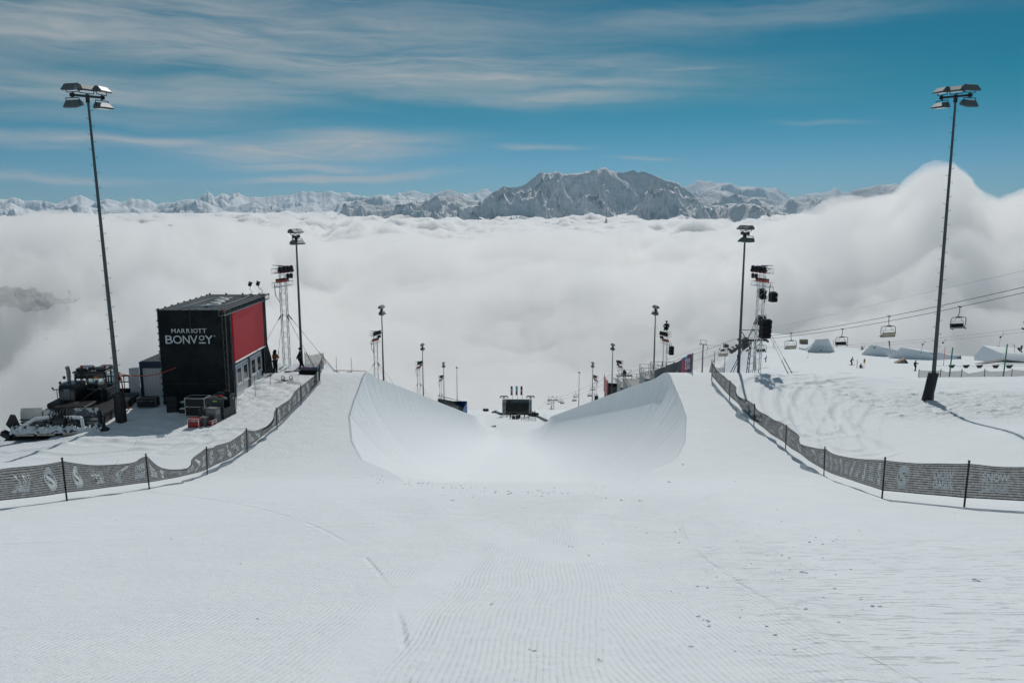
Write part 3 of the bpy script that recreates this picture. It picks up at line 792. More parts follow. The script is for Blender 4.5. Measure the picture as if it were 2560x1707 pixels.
for lab, ut, vt, Y, s_, base in [
        ('grey floodlight mast behind the men by the black cabin tower', 740, 590, 62, 1, None),
        ('grey floodlight mast rising behind the crest of the left pipe wall', 954, 774, 102, 1, None),
        ('grey floodlight mast half way down the left pipe wall', 1056, 866, 147, 1, None),
        ('small grey floodlight mast at the uphill end of the blue-sided stand', 1109, 911, 191, 1, None),
        ('grey floodlight mast beside the lift trestle, next to the loudspeaker truss', 1863, 582, 58, -1, None),
        ('grey floodlight mast behind the crest of the right pipe wall', 1639, 774, 102, -1, None),
        ('grey floodlight mast behind the red-sided hut on the right', 1532, 866, 147, -1, None),
        ('small grey floodlight mast downhill of the red-sided hut', 1482, 911, 191, -1, None)]:
    T = at(ut, vt, Y)
    mast_px(lab, ut, vt, Y, four(s_), R(90) if Y > 70 else R(78)*s_, rungs=False)
for lab, ut, vt, s_ in [('thin mast with a single lamp at the downhill end of the blue-sided stand', 1142, 922, 1), ('thin mast with a single lamp low on the right pipe wall', 1448, 934, -1)]:
    mast_px(lab, ut, vt, 225, [(0, 1, s_*R(-90), R(4))], 0, rungs=False)

# ================================================================== truss towers with stage lights
def truss(b, p, q, w, bay=.5, r=.025, rd=.014, sides=4):
    p, q = Vector(p), Vector(q); d = q-p; L = d.length; d.normalize()
    a = Vector((1, 0, 0)) if abs(d.x) < .9 else Vector((0, 1, 0)); a = (a-d*a.dot(d)).normalized(); c = d.cross(a)
    cs = [(a*sx+c*sy)*w/2 for sx, sy in ((-1, -1), (1, -1), (1, 1), (-1, 1))]
    for k in cs: b.tube(p+k, q+k, r, 6)
    n = max(1, round(L/bay))
    for i in range(n):
        u0, u1 = p+d*(L*i/n), p+d*(L*(i+1)/n)
        for k in range(4):
            k0, k1 = cs[k], cs[(k+1) % 4]
            if (i+k) % 2: k0, k1 = k1, k0
            b.tube(u0+k0, u1+k1, rd, 4)
    for u in (p, q):
        for k in range(4): b.tube(u+cs[k], u+cs[(k+1) % 4], rd, 4)
def light_tower(label, x, y, H, s_, speakers, fine=True):
    """s_ = +1 for the towers left of the pipe (heads turned to the right), -1 for those on the right"""
    z0 = gz(x, y); t = thing('truss_light_tower', label, 'light tower', (x, y, z0), 0, 'aluminium truss light towers beside the halfpipe')
    m = MB(); truss(m, (0, 0, -.3), (0, 0, H), .46, .42 if fine else .8, .03, .017); m.build('mast_truss', ALU, t)
    bs = MB(); bs.box((0, 0, -.02), (1.6, 1.6, .1)); bs.build('base_plate', STEEL, t)
    h = MB()       # head: two horizontal ladders, swept back along the pipe
    D = Vector((-s_*.34, -.94, 0))
    for zz in (H+.02, H-1.05): truss(h, D*1.15+Vector((0, 0, zz+.35)), D*-1.05+Vector((0, 0, zz+.35)), .36, .4, .024, .013)
    h.build('head_truss', ALU, t)
    bars = MB()
    for k, zz in enumerate((.78, .70, .62)):
        c = D*(.75-.6*k)+Vector((s_*.1, 0, H+zz)); bars.tube(c+Vector((-.42, .1, 0)), c+Vector((.42, -.1, 0)), .025, 5)
    bars.build('lamp_bar', BLACK, t)
    for k in range(4):      # moving heads and wash lights
        c = D*(-.75+.48*k)+Vector((s_*.24, 0, H+.34)); q = Matrix.Rotation(R(-35)*s_, 3, 'Z') @ Matrix.Rotation(R(28), 3, 'X')
        b = MB(); b.box(c+Vector((0, 0, .22)), (.26, .24, .24), q, .04); b.box(c, (.33, .3, .34), q, .06)
        o = b.build('stage_light', BLACK, t)
        b = MB(); b.box(c+q @ Vector((0, -.165, -.03)), (.20, .025, .20), q @ Matrix.Rotation(R(45), 3, 'Y')); b.build('lens', REDL, o)
    for k in range(2):
        c = D*(-.75+.42*k)+Vector((s_*.22, 0, H-.12)); q = Matrix.Rotation(R(20)*s_, 3, 'Z') @ Matrix.Rotation(R(25), 3, 'X')
        b = MB(); b.box(c, (.24, .26, .38), q, .05); b.build('spot_light', BLACK, t)
    for k in range(3):
        c = D*(.0+.44*k)+Vector((s_*.22, 0, H-.38)); q = Matrix.Rotation(R(8)*s_, 3, 'Z')
        b = MB(); b.box(c, (.46, .14, .28), q, .02); o = b.build('flood_bar', BLACK, t)
        b = MB(); b.box(c+q @ Vector((0, -.08, -.03)), (.40, .02, .15), q); b.build('lens', REDL, o)
    cb = MB(); cb.path([(D*1.1+Vector((0, 0, H-.6))), D*1.0+Vector((0, 0, H-1.5)), D*.5+Vector((0, 0, H-2.1)), D*.45+Vector((0, 0, H-1.3))], .03, 5); cb.build('cable_loop', BLACK, t)
    for ax, ay in ((-2.6, -1.4), (2.6, -1.2), (-1.5, 2.2), (3.4, 1.6)):
        gx_, gy_ = x+ax, y+ay; e = Vector((ax, ay, gz(gx_, gy_)-z0)); a = Vector((.2 if ax > 0 else -.2, .2 if ay > 0 else -.2, H*.58))
        w = MB(); w.tube(a, e, .014, 4); wo = w.build('guy_wire', STEEL, t); st = MB(); st.tube(e+(a-e)*.02, e+(a-e)*.34, .03, 5); st.build('guy_strap', BLACK, wo); st = MB(); st.tube(a, a+(e-a)*.09, .045, 5); st.build('guy_strap', BLACK, wo)
    return t, Vector((x, y, z0)), D
def speaker_stack(label, c, n, s_, w=.75, tilt=0.0, group='loudspeakers hung on the right-hand truss towers'):
    t = thing('loudspeaker', label, 'loudspeaker', c, 0, group)
    for k in range(n):
        q = Matrix.Rotation(R(-20)*s_, 3, 'Z') @ Matrix.Rotation(R(3*k+tilt), 3, 'X')
        p = Vector((0, .03*k*k*.35, -.36*k-.18)); b = MB(); b.box(p, (w, .5, .345), q, .03); o = b.build('cabinet', BLACK, t)
        b = MB(); b.box(p+q @ Vector((0, -.262, 0)), (w*.92, .02, .29), q); b.build('grille', CLOTH, o)
    b = MB(); b.box((0, 0, .05), (w*.8, .3, .06)); b.tube((0, 0, .05), (0, .1, .45), .02, 5); b.build('hanger', STEEL, t)
    return t
for lab, ut, vt, Y in [('truss light tower with red lamps, left of the men', 706, 676, 62), ('truss light tower showing above the left pipe wall, nearest to its crest', 938, 834, 102),
                       ('truss light tower half way down the left pipe wall', 1046, 908, 147), ('small truss light tower uphill of the blue-sided stand', 1101, 942, 191)]:
    T = at(ut, vt, Y); light_tower(lab, T.x, T.y, T.z-gz(T.x, T.y)-.35, 1, False, Y < 70)
RT = []
for lab, ut, vt, Y in [('truss light tower with a big loudspeaker stack, in front of the lift trestle', 1905, 676, 62), ('truss light tower with a person perched on top, behind the right pipe wall', 1664, 836, 102),
                       ('truss light tower with a red lamp, beside the far lift trestle', 1551, 906, 147), ('small truss light tower lowest on the right pipe wall', 1490, 942, 191)]:
    T = at(ut, vt, Y); RT.append(light_tower(lab, T.x, T.y, T.z-gz(T.x, T.y)-.35, -1, True, Y < 70)+(T.z-gz(T.x, T.y)-.35,))
t_, c_, D_, H_ = RT[0]
speaker_stack('tall black line-array loudspeaker half way up the nearest right truss tower', c_+Vector((.35, -.5, H_*.58)), 4, -1, .85)
speaker_stack('black loudspeaker behind the mast of the nearest right truss tower', c_+Vector((.28, .45, H_*.60)), 2, -1, .6)
speaker_stack('boxy black loudspeaker hanging from the outer end of the nearest truss head', c_+D_*1.3+Vector((.12, 0, H_-1.25)), 2, -1, .5)
speaker_stack('tilted black loudspeaker hanging under the nearest truss head', c_+D_*-.1+Vector((.2, .1, H_-1.15)), 2, -1, .5, 18)
for i, nm in ((1, 'truss tower with the person on top'), (2, 'truss tower beside the far lift trestle'), (3, 'lowest right truss tower')):
    t_, c_, D_, H_ = RT[i]
    speaker_stack('black curved loudspeaker stack on the mast of the '+nm, c_+Vector((.1, -.5, H_*.52)), 4, -1, .8)
    if i < 3: speaker_stack('black loudspeaker hanging high on the '+nm, c_+Vector((.75, -.3, H_-1.2)), 3, -1, .55)
# ================================================================== cabin tower: scaffold box, screen, cabins
ZP = -12.8
TX0, TX1, TY0, TY1, TZ0, TZ1 = -22.0, -18.0, 49.0, 57.7, ZP-.25, -6.4
def scrim_mat():
    m, nt = newmat('scrim'); g = G(nt); P = g.n('ShaderNodeTexCoord').outputs['Object']
    n = g.noise(P, 1.1, 5, .6); f = g.noise(P, 60, 2)
    c = g.mixc(g.ramp(n, .3, .7), (.011, .014, .016, 1), (.022, .026, .028, 1))
    b = g.n('ShaderNodeBump', ins={'Strength': .8, 'Distance': .16, 'Height': g.m('ADD', n, g.m('MULTIPLY', f, .03))})
    bs = g.n('ShaderNodeBsdfPrincipled', ins={'Base Color': c, 'Roughness': .8, 'Specular IOR Level': .15, 'Normal': b.outputs[0]})
    g.out(bs.outputs[0]); return m
SCRIM = scrim_mat()
ROOFC = simple('roof_sheet', (.030, .042, .048), .55, 0, .2, .7, .35, bump=.08)
tw = thing('scaffold_tower', 'black fabric-clad scaffold tower with white lettering, standing over the white cabins', 'scaffold tower', (-20, 53, ZP), world=True)
def cloth_quad(p00, p10, p11, p01, nu, nv, sag, nrm):
    p00, p10, p11, p01 = map(Vector, (p00, p10, p11, p01)); rows = []
    for j in range(nv+1):
        row = []
        for i in range(nu+1):
            a, b = i/nu, j/nv
            p = p00*(1-a)*(1-b)+p10*a*(1-b)+p11*a*b+p01*(1-a)*b
            w = 16*a*(1-a)*b*(1-b)
            w = sag*w*(.6+.8*float(N1(a*5, b*5)))+.02*(float(N2(a*13+3, b*11))-.5)*min(1, 12*min(a, 1-a, b, 1-b))
            row.append(p+Vector(nrm)*w)
        rows.append(row)
    return rows
m = MB(); m.sheet(cloth_quad((TX0, TY0, TZ0), (TX1-.05, TY0, TZ0), (TX1-.05, TY0, TZ1), (TX0, TY0, TZ1), 30, 40, -.05, (0, 1, 0)))
m.build('front_scrim', SCRIM, tw, True)
m = MB(); m.sheet(cloth_quad((TX0, TY1, TZ0), (TX0, TY0, TZ0), (TX0, TY0, TZ1), (TX0, TY1, TZ1), 30, 30, .05, (1, 0, 0)))
m.sheet(cloth_quad((TX1, TY1, TZ0), (TX0, TY1, TZ0), (TX0, TY1, TZ1), (TX1, TY1, TZ1), 20, 30, .05, (0, -1, 0)))
m.build('rear_scrim', SCRIM, tw, True)
m = MB(); m.sheet(cloth_quad((TX0, TY0, TZ1), (TX1, TY0, TZ1), (TX1, TY1, TZ1), (TX0, TY1, TZ1), 40, 50, -.14, (0, 0, 1)))
m.build('roof_sheet', ROOFC, tw, True)
# flank towards the pipe: black drape in front of the screen and a flared strip behind it
m = MB(); rows = []
for j in range(25):
    z = TZ0+(TZ1-.25-TZ0)*j/24
    rows.append([(TX1-.02-.10*math.sin(3.0*i/8)**2, 49.45+(.78+.04*math.sin(j*.5))*i/8, z) for i in range(9)])
m.sheet(rows); m.build('side_drape', SCRIM, tw, True); m = MB()
rows = []
for j in range(25):
    z = TZ0+(TZ1-TZ0)*j/24; fl = max(0, 1-j/11)
    rows.append([(TX1+.02+.55*fl*(i/8)**1.5*(.8+.2*math.sin(j)), 56.75+(.95+.55*fl)*i/8, z) for i in range(9)])
m.sheet(rows); m.build('side_drape', SCRIM, tw, True)
t = .024
for x in (TX0, (TX0+TX1)/2, TX1-.02):
    m = MB(); m.tube((x, TY0-.02, TZ0), (x, TY0-.02, TZ1+.12), t); m.build('upright', GALV if x < -21 else STEEL, tw, True)
for x in (TX0+.05, TX1-.08): m = MB(); m.tube((x, TY1, TZ0), (x, TY1, TZ1+.12), t); m.build('upright', GALV, tw, True)
for y in (TY0+.42, 50.35, 56.75): m = MB(); m.tube((TX1+.04, y, TZ0), (TX1+.04, y, TZ1+.1), t); m.build('upright', GALV, tw, True)
m = MB()
for z in (TZ0+2, TZ0+4.1, TZ1):
    m.tube((TX0-.12, TY0-.03, z), (TX1+.12, TY0-.03, z), t*.8); m.tube((TX0-.02, TY0-.12, z), (TX0-.02, TY1+.12, z), t)
m.tube((TX0, TY1+.02, TZ1), (TX1+.3, TY1+.02, TZ1), t)
for a, b in (((TX0, TZ0+4.1), (TX0+2, TZ1)), ((TX0, TZ0+2), (TX1-.02, TZ1-.7)), ((TX0, TZ0+4.1), (TX0+1.9, TZ0+.3)), ((TX0+2, TZ0+4.1), (TX1, TZ0+2)), ((TX0, TZ0+.2), (TX1, TZ0+2.2)), ((TX0+1.1, TZ1), (TX0+2, TZ0+4.1)), ((TX0+2, TZ1), (TX1-.3, TZ0+4.1))):
    m.tube((a[0], TY0-.006, a[1]), (b[0], TY0-.006, b[1]), t*.6, 6)
for k in range(16):    # couplers and ties along the edges
    m.box((TX0-.02, TY0-.03, TZ0+.4*k), (.09, .09, .07)); 
for k in range(9): m.box((TX0-.02, TY0+1.0*k+.2, TZ1+.03), (.09, .1, .12))
for k in range(4): m.box((TX0+1.0*k+.4, TY0-.03, TZ1+.02), (.08, .09, .09)); m.box((TX0+1.2*k, TY1+.02, TZ1+.05), (.1, .1, .14))
m.build('braces', simple('black_tube', (.03, .034, .036), .5, .2), tw, True)
m = MB()               # bright lattice girders at the open corner and over the screen
truss(m, (TX1-.25, TY0+.35, TZ0), (TX1-.25, TY0+.35, TZ1), .34, .42, .022, .014); truss(m, (TX1-.2, 50.35, TZ0+2.6), (TX1-.2, 50.35, TZ1-.05), .26, .34, .02, .013)
truss(m, (TX1+.02, TY0-.1, TZ1-.16), (TX1+.02, TY1+.45, TZ1-.16), .34, .34, .028, .014)
m.build('lattice_girders', GALV, tw)
m = MB()
for p in ((TX1+.2, TY0-.15, TZ1-.02), (TX1+.22, TY1+.2, TZ1+.03)): m.box(p, (.14, .1, .1), None, .02)
m.box((TX1+.02, TY0-.06, TZ1+.06), (.1, .1, .1)); m.build('red_clamp', REDP, tw)
m = MB()               # back of the opening
m.add([(TX1-.5, 50.2, ZP), (TX1-.5, 56.9, ZP), (TX1-.5, 56.9, TZ1-.1), (TX1-.5, 50.2, TZ1-.1)], [(0, 1, 2, 3)]); m.build('backing_scrim', SCRIM, tw)
# lettering on the front: outlines laid on the cloth
c2z = lambda cx, cy: (330+cx/3.92, 700+cy/3.92)
def front_letters(b, txt, cx0, cx1, cy0, cy1, off=.02):
    vs, fs = text_mesh(txt, 1, off); p0 = at(*c2z(cx0, cy1), TY0-.06); p1 = at(*c2z(cx1, cy0), TY0-.06)
    b.add([(x, TY0-.055, z) for x, z in fit(vs, p0.x, p1.x, p0.z, p1.z)], fs)
b = MB()
for ch, a, c in (('M', 385, 428), ('A', 437, 475), ('R', 486, 519), ('R', 533, 567), ('I', 584, 590), ('O', 601, 641), ('T', 646, 684), ('T', 690, 727)):
    front_letters(b, ch, a, c, 476, 519, .008)
for ch, a, c in (('B', 330, 396), ('O', 405, 485), ('N', 500, 563), ('V', 572, 640), ('Y', 717, 790)): front_letters(b, ch, a, c, 543, 624, .006)
front_letters(b, 'O', 657, 708, 543, 592, .01)
p0 = at(*c2z(657, 622), TY0-.06); p1 = at(*c2z(722, 610), TY0-.06); b.add([(p0.x, TY0-.055, p0.z), (p1.x, TY0-.055, p0.z), (p1.x, TY0-.055, p1.z), (p0.x, TY0-.055, p1.z)], [(0, 1, 2, 3)])
front_letters(b, 'o', 803, 816, 543, 556, 0)
b.build('front_lettering', PRINT, tw)
b = MB(); vs, fs = text_mesh('LAAX', 1, .03, .25)     # on the roof: reads away from us
zr_ = lambda x, y: TZ1-.14*16*((x-TX0)/(TX1-TX0))*(1-(x-TX0)/(TX1-TX0))*((y-TY0)/(TY1-TY0))*(1-(y-TY0)/(TY1-TY0))+.06
fitv = fit(vs, 52.3, 56.6, 0, .95)
b.add([(-19.55-w_-.12*(y-54), y, zr_(-19.5-w_, y)) for y, w_ in fitv], fs)
fr = [(50.6, 1.75), (55.4, 1.75), (57.1, .75), (57.1, -.55), (52.2, -.55), (50.6, 1.75)]
for (y0, w0), (y1, w1) in zip(fr[:-1], fr[1:]):
    n = 10
    for k in range(n):
        ya, wa = y0+(y1-y0)*k/n, w0+(w1-w0)*k/n; yb, wb = y0+(y1-y0)*(k+1)/n, w0+(w1-w0)*(k+1)/n
        b.tube((-19.4-wa, ya, zr_(-19.4-wa, ya)), (-19.4-wb, yb, zr_(-19.4-wb, yb)), .022, 4)
b.tube((-19.75, 51.4, zr_(-19.75, 51.4)), (-20.3, 52.1, zr_(-20.3, 52.1)), .07, 5); b.tube((-20.2, 51.3, zr_(-20, 51.3)), (-19.8, 52.2, zr_(-20, 52)), .06, 5)
b.build('roof_lettering', PRINT, tw)

def led_mat():
    m, nt = newmat('lit_screen'); g = G(nt); P = g.n('ShaderNodeTexCoord').outputs['Object']
    x, y, z = g.xyz(P)[:3]
    tl = g.m('MULTIPLY', g.m('GREATER_THAN', g.m('FRACT', g.m('MULTIPLY', y, 2.0)), .02), g.m('GREATER_THAN', g.m('FRACT', g.m('MULTIPLY', z, 2.0)), .02))
    pxl = g.m('ADD', .82, g.m('MULTIPLY', g.m('SINE', g.m('MULTIPLY', y, 160.0)), .10))
    e = g.m('MULTIPLY', g.m('ADD', g.m('MULTIPLY', tl, .12), .88), pxl)
    bs = g.n('ShaderNodeBsdfPrincipled', ins={'Base Color': (.13, .008, .012, 1), 'Roughness': .6, 'Emission Color': (.55, .012, .022, 1), 'Emission Strength': g.m('MULTIPLY', e, .30)})
    g.out(bs.outputs[0]); return m
scr = thing('led_screen', 'large plain red video screen on the side of the black scaffold tower', 'screen', (-17.9, 53.6, -9.95), world=True)
m = MB(); m.span((-17.99, 50.58, -9.95), (-17.90, 56.72, -6.80)); m.build('screen_face', led_mat(), scr)
m = MB(); m.span((-18.14, 50.55, -10.0), (-17.995, 56.75, -6.75)); 
for k in range(7): m.span((-18.35, 50.6+k*1.0, -9.9), (-18.15, 50.68+k*1.0, -6.8))
m.build('screen_frame', BLACK, scr)
def ribbed(name, base):
    m, nt = newmat(name); g = G(nt); P = g.n('ShaderNodeNewGeometry').outputs['Position']; x, y, z = g.xyz(P)[:3]
    w = g.m('FRACT', g.m('MULTIPLY', g.m('ADD', x, y), 4.6)); groove = g.m('LESS_THAN', w, .09)
    n = g.noise(P, 1.3, 5, .6)
    c = g.mixc(g.m('MULTIPLY', groove, .55), g.mixc(n, base, tuple(q*.86 for q in base[:3])+(1,)), (.16, .165, .165, 1))
    b = g.n('ShaderNodeBump', ins={'Strength': .7, 'Distance': .02, 'Height': g.m('SUBTRACT', 1.0, groove)})
    bs = g.n('ShaderNodeBsdfPrincipled', ins={'Base Color': c, 'Roughness': .5, 'Normal': b.outputs[0]})
    g.out(bs.outputs[0]); return m
RIB = ribbed('ribbed_panel', (.78, .79, .78, 1))
for k, (ya, yb) in enumerate(((50.70, 53.58), (53.62, 56.50))):
    cb = thing('site_cabin', ('white site cabin with navy frame under the near half of the red screen', 'white site cabin with navy frame under the far half of the red screen')[k], 'cabin', (-20, (ya+yb)/2, ZP), group='site cabins round the scaffold tower', world=True)
    x1 = -18.02
    m = MB(); m.span((-21.5, ya+.04, ZP-.2), (x1-.06, yb-.04, -10.1)); m.build('body', RIB, cb)
    m = MB()
    for y in (ya, yb-.16): m.span((x1-.16, y, ZP-.28), (x1, y+.16, -10.03))
    m.span((x1-.17, ya+.16, -10.27), (x1-.005, yb-.16, -10.035)); m.span((x1-.17, ya+.16, ZP-.28), (x1-.005, yb-.16, ZP+.06))
    m.span((-21.6, ya, -10.03), (x1+.003, yb, -9.985)); m.build('frame', BLUE, cb)
    m = MB(); m.span((x1-.058, ya+.17, -11.72), (x1-.03, yb-.17, -11.68)); m.build('sill_rail', STEEL, cb)
    m = MB(); m.span((x1-.06, ya+.17, -10.42), (x1-.035, yb-.17, -10.275)); m.span((x1-.06, (ya+yb)/2-.1, -11.675), (x1-.035, (ya+yb)/2+.1, -10.42)); m.build('panel_strip', WHITE, cb)
    for wy in (ya+.80, yb-.80):
        f = MB(); a_, b_ = wy-.50, wy+.50; z0, z1 = -11.62, -10.48
        for s_ in ((a_, z0, b_, z0+.09), (a_, z1-.09, b_, z1), (a_, z0+.09, a_+.09, z1-.09), (b_-.09, z0+.09, b_, z1-.09)): f.span((x1-.06, s_[0], s_[1]), (x1+.02, s_[2], s_[3]))
        w_ = f.build('window', FRAMEW, cb)
        p = MB(); p.span((x1-.05, a_+.09, z0+.09), (x1-.012, b_-.09, z1-.09)); sub(p, 'window_pane', WINGL, w_)
        p = MB(); p.span((x1-.04, a_-.03, z0-.05), (x1+.05, b_+.03, z0-.004)); sub(p, 'window_sill', FRAMEW, w_)
    m = MB()
    for q in (.5, 1.2, 2.3): m.box((x1+.012, ya+q, -10.12), (.03, .12, .1))
    m.build('red_plug', REDP, cb)
    m = MB(); m.span((x1, ya+1.3, -10.2), (x1+.012, ya+1.75, -10.08)); m.build('type_plate', simple('brass_plate', (.35, .22, .05), .5), cb)
    m = MB(); m.span((x1-.06, yb-.4, -12.35), (x1-.02, yb-.28, -12.2)); m.build('socket', DGREY, cb)
aw = MB(); aw.tube((-17.9, 50.6, -10.02), (-17.86, 56.7, -10.02), .06, 8); o = aw.build('rolled_awning', WHITE); tag(o, 'thin pale rolled-up awning along the bottom edge of the red screen', 'awning')
cb = thing('site_cabin', 'white cabin with navy frame and open door, left behind the black tower', 'cabin', (-23.1, 53, ZP), group='site cabins round the scaffold tower', world=True)
m = MB(); m.span((-24.15, 50.86, ZP-.2), (-22.1, 56.7, -10.2)); m.build('body', RIB, cb)
m = MB()
for x in (-24.25, -22.25): m.span((x, 50.78, ZP-.25), (x+.17, 50.95, -10.08))
m.span((-24.08, 50.785, -10.42), (-22.25, 50.94, -10.085)); m.span((-24.26, 50.77, -10.08), (-22.05, 56.8, -10.03)); m.build('frame', BLUE, cb)
m = MB(); m.span((-24.2, 50.83, -10.028), (-22.1, 56.75, -9.99)); m.build('roof', ROOFC, cb)
q = Matrix.Rotation(R(28), 3, 'Z'); m = MB(); m.box(Vector((-24.25, 50.74, -11.5))+q @ Vector((-.30, 0, 0)), (.60, .05, 2.3), q); m.build('door', WHITE, cb)
# slim rods that mark off the cabins
for k, (u, v, h) in enumerate(((592, 1022, 1.35), (638.5, 992, 1.35), (676, 960, 1.2))):
    p = hit(u, v); m = MB(); m.tube((0, 0, -.2), (.02, 0, h), .016, 6); m.tube((.02, 0, h), (.02, 0, h+.05), .03, 6)
    o = m.build('marker_rod', BLACK); o.location = p; tag(o, ('thin black marker rod at the near corner of the white cabins', 'thin black marker rod leaning by the middle of the white cabins', 'thin black marker rod beyond the far end of the cabins')[k], 'marker rod', 'marker rods by the cabins')
# lamps on the roof edge
for k, (u, v, lab) in enumerate(((627, 737, 'small black floodlight on a bent arm, left one of two on the tower roof'), (655, 735, 'small black floodlight on a bent arm at the right roof corner of the tower'))):
    p = at(u, v, TY1-.05); t = thing('roof_floodlight', lab, 'floodlight', (p.x, p.y, TZ1+.02), 0, 'small floodlights on the tower roof')
    m = MB(); q_ = (Vector((-.05, 0, 0)), Vector((.12, 0, .22)), Vector((-.04, 0, .35)), Vector((-.02, 0, .62))) if k == 0 else (Vector((-.05, 0, .0)), Vector((.05, 0, .28)), Vector((-.2, 0, .5)), Vector((-.26, 0, .66)))
    m.path(q_, .02, 5); m.box((0, 0, .02), (.25, .12, .06)); m.build('arm', STEEL, t)
    m = MB(); rr = Matrix.Rotation(R(20), 3, 'Y'); m.box(q_[-1]+Vector((0, 0, .12)), (.24, .22, .28), rr, .05); m.box(q_[-1]+Vector((.06, -.02, .28)), (.3, .08, .05), rr); m.build('lamp_head', BLACK, t)

# ================================================================== flight cases and crates in front of the tower
def case(name, label, u, v, w, d, h, mat, edge, rz=0, latches=True, lidline=.7, wheels=False, z=None, group='cases and crates stacked in front of the tower', snow=False, off=(0, 0)):
    p = hit(u, v); p = Vector((p.x+off[0], p.y+off[1], p.z if z is None else z))
    t = thing(name, label, 'case', p, rz, group)
    m = MB(); b0 = .08 if wheels else 0; m.span((-w/2, 0, b0), (w/2, d, h), .012); m.build('case_body', mat, t)
    if edge:
        e = MB(); k = .035
        for x in (-w/2, w/2): 
            for y in (0, d): e.box((x, y, (b0+h)/2), (k, k, h-b0+.01))
        for z_ in (b0, h, b0+(h-b0)*lidline):
            for y in (0, d): e.box((0, y, z_), (w-k, k*.9, k*.9))
            for x in (-w/2, w/2): e.box((x, d/2, z_), (k*.9, d-k, k*.9))
        e.build('edging', edge, t)
    if latches:
        l = MB()
        for x in (-w*.28, w*.28): l.box((x, -.02, b0+(h-b0)*lidline-.01), (.09, .04, .12), None, .01)
        l.build('latch', LAMPBODY, t)
    if wheels:
        for x in (-w*.36, w*.36):
            l = MB(); l.tube((x-.025, .06, .04), (x+.025, .06, .04), .05, 10); l.build('caster', BLACK, t)
    if snow:
        s_ = MB(); s_.box((0, d/2, h+.02), (w*.94, d*.9, .05), None, .03); s_.build('snow_cover', SNOWW, t)
    return t
case('flight_case', 'long black flight case with silver edges, before the open-doored cabin', 367, 1020, 1.15, .6, .62, BLACK, LAMPBODY, R(4), wheels=True)
tz = hit(430, 1032).z
for k in range(3): case('tool_case', ('black tool case with yellow latches at the bottom of the left stack', 'black tool case with yellow latches in the middle of the left stack', 'black tool case with yellow latches on top of the left stack')[k], 430, 1032, .66, .5, .33, BLACK, None, R(-3), False, z=tz+k*.335)
case('tool_case', 'black tool case with snowy lid between the left stack and big flight case', 452, 1030, .55, .5, .5, BLACK, None, R(5), False, snow=True, off=(.05, .25))
case('tool_case', 'low black box with a white lid at the foot of the big flight case', 456, 1034, .45, .4, .26, BLACK, None, R(0), False, snow=True)
case('flight_case', 'big square black flight case with white edges and two halves', 489, 1043, 1.2, .85, 1.16, BLACK, FRAMEW, R(-4), True, .52, True)
case('aluminium_case', 'dark grey ribbed case beside the pale box, left of the plastic pallet box', 506, 1046, .48, .4, .6, DGREY, None, R(-8), True, .9)
case('aluminium_case', 'pale grey aluminium box underneath another, right of the red cases', 522, 1058, .86, .55, .42, GREYP, LAMPBODY, R(-14), False, .85)
case('aluminium_case', 'pale grey aluminium box on top of another, right of the dark ribbed case', 528, 1057, .62, .5, .42, simple('pale_grey', (.26, .27, .27), .45, .3), LAMPBODY, R(-14), False, .85, z=hit(522, 1058).z+.43)
case('flight_case', 'bright red flight case with silver edges, nearest to the net fence', 484, 1070, .66, .42, .52, REDP, ALU, R(-6), True, .80)
case('flight_case', 'flat red flight case with silver edges in front of the grey boxes', 521, 1064, .52, .42, .30, REDP, ALU, R(-12), True, .6)
case('tool_case', 'narrow grey case with a yellow mark standing behind the bright red case', 503, 1067, .34, .45, .50, GREYP, LAMPBODY, R(-6), False, .9, off=(.06, .12))
p = hit(540, 1046); t = thing('pallet_box', 'large grey plastic pallet box with yellow stickers, open at the side', 'pallet box', p, R(-14), 'cases and crates stacked in front of the tower')
m = MB(); m.span((-.62, 0, .16), (.55, .06, 1.22)); m.span((-.62, .06, .16), (-.56, 1.2, 1.22)); m.span((.49, .72, .16), (.55, 1.2, 1.3)); m.span((.49, .06, .16), (.55, .72, .62)); m.span((-.62, 1.2, .16), (.55, 1.26, 1.3)); m.span((-.56, .06, .16), (.49, 1.2, .22)); m.build('walls', simple('pallet_plastic', (.06, .072, .075), .6, 0, .15, 14), t)
m = MB()
for x in (-.55, -.03, .45): m.span((x, 0, 0), (x+.12, 1.26, .158))
m.build('feet', DGREY, t)
m = MB(); m.span((-.14, -.008, 1.02), (.12, 0, 1.09)); m.span((.551, 1.0, 1.0), (.558, 1.12, 1.1)); m.build('sticker', YELL, t)
m = MB()
for k in range(7): m.box((-.4+.13*k, .3+.05*(k % 3), 1.16+.03*(k % 2)), (.3, .4, .1), Matrix.Rotation(.3*k, 3, 'Z'), .03)
m.build('contents', DGREY, t); m = MB(); m.box((.06, .45, 1.27), (.3, .25, .08), Matrix.Rotation(.4, 3, 'Z'), .03); o = m.build('red_cloth', REDP); o.matrix_world = Matrix.Translation(p) @ Matrix.Rotation(R(-14), 4, 'Z'); tag(o, 'folded red cloth lying on top of the grey pallet box', 'cloth')
p = hit(572, 1036); t = MB(); q = Matrix.Rotation(R(-40), 3, 'Z') @ Matrix.Rotation(R(8), 3, 'X'); t.box((0, .2, .72), (.7, .05, 1.5), q); o = t.build('leaning_board', simple('dark_board', (.035, .042, .045), .5, 0, .25, 5)); o.location = p; tag(o, 'dark board leaning upright between the pallet box and the cabins', 'board')

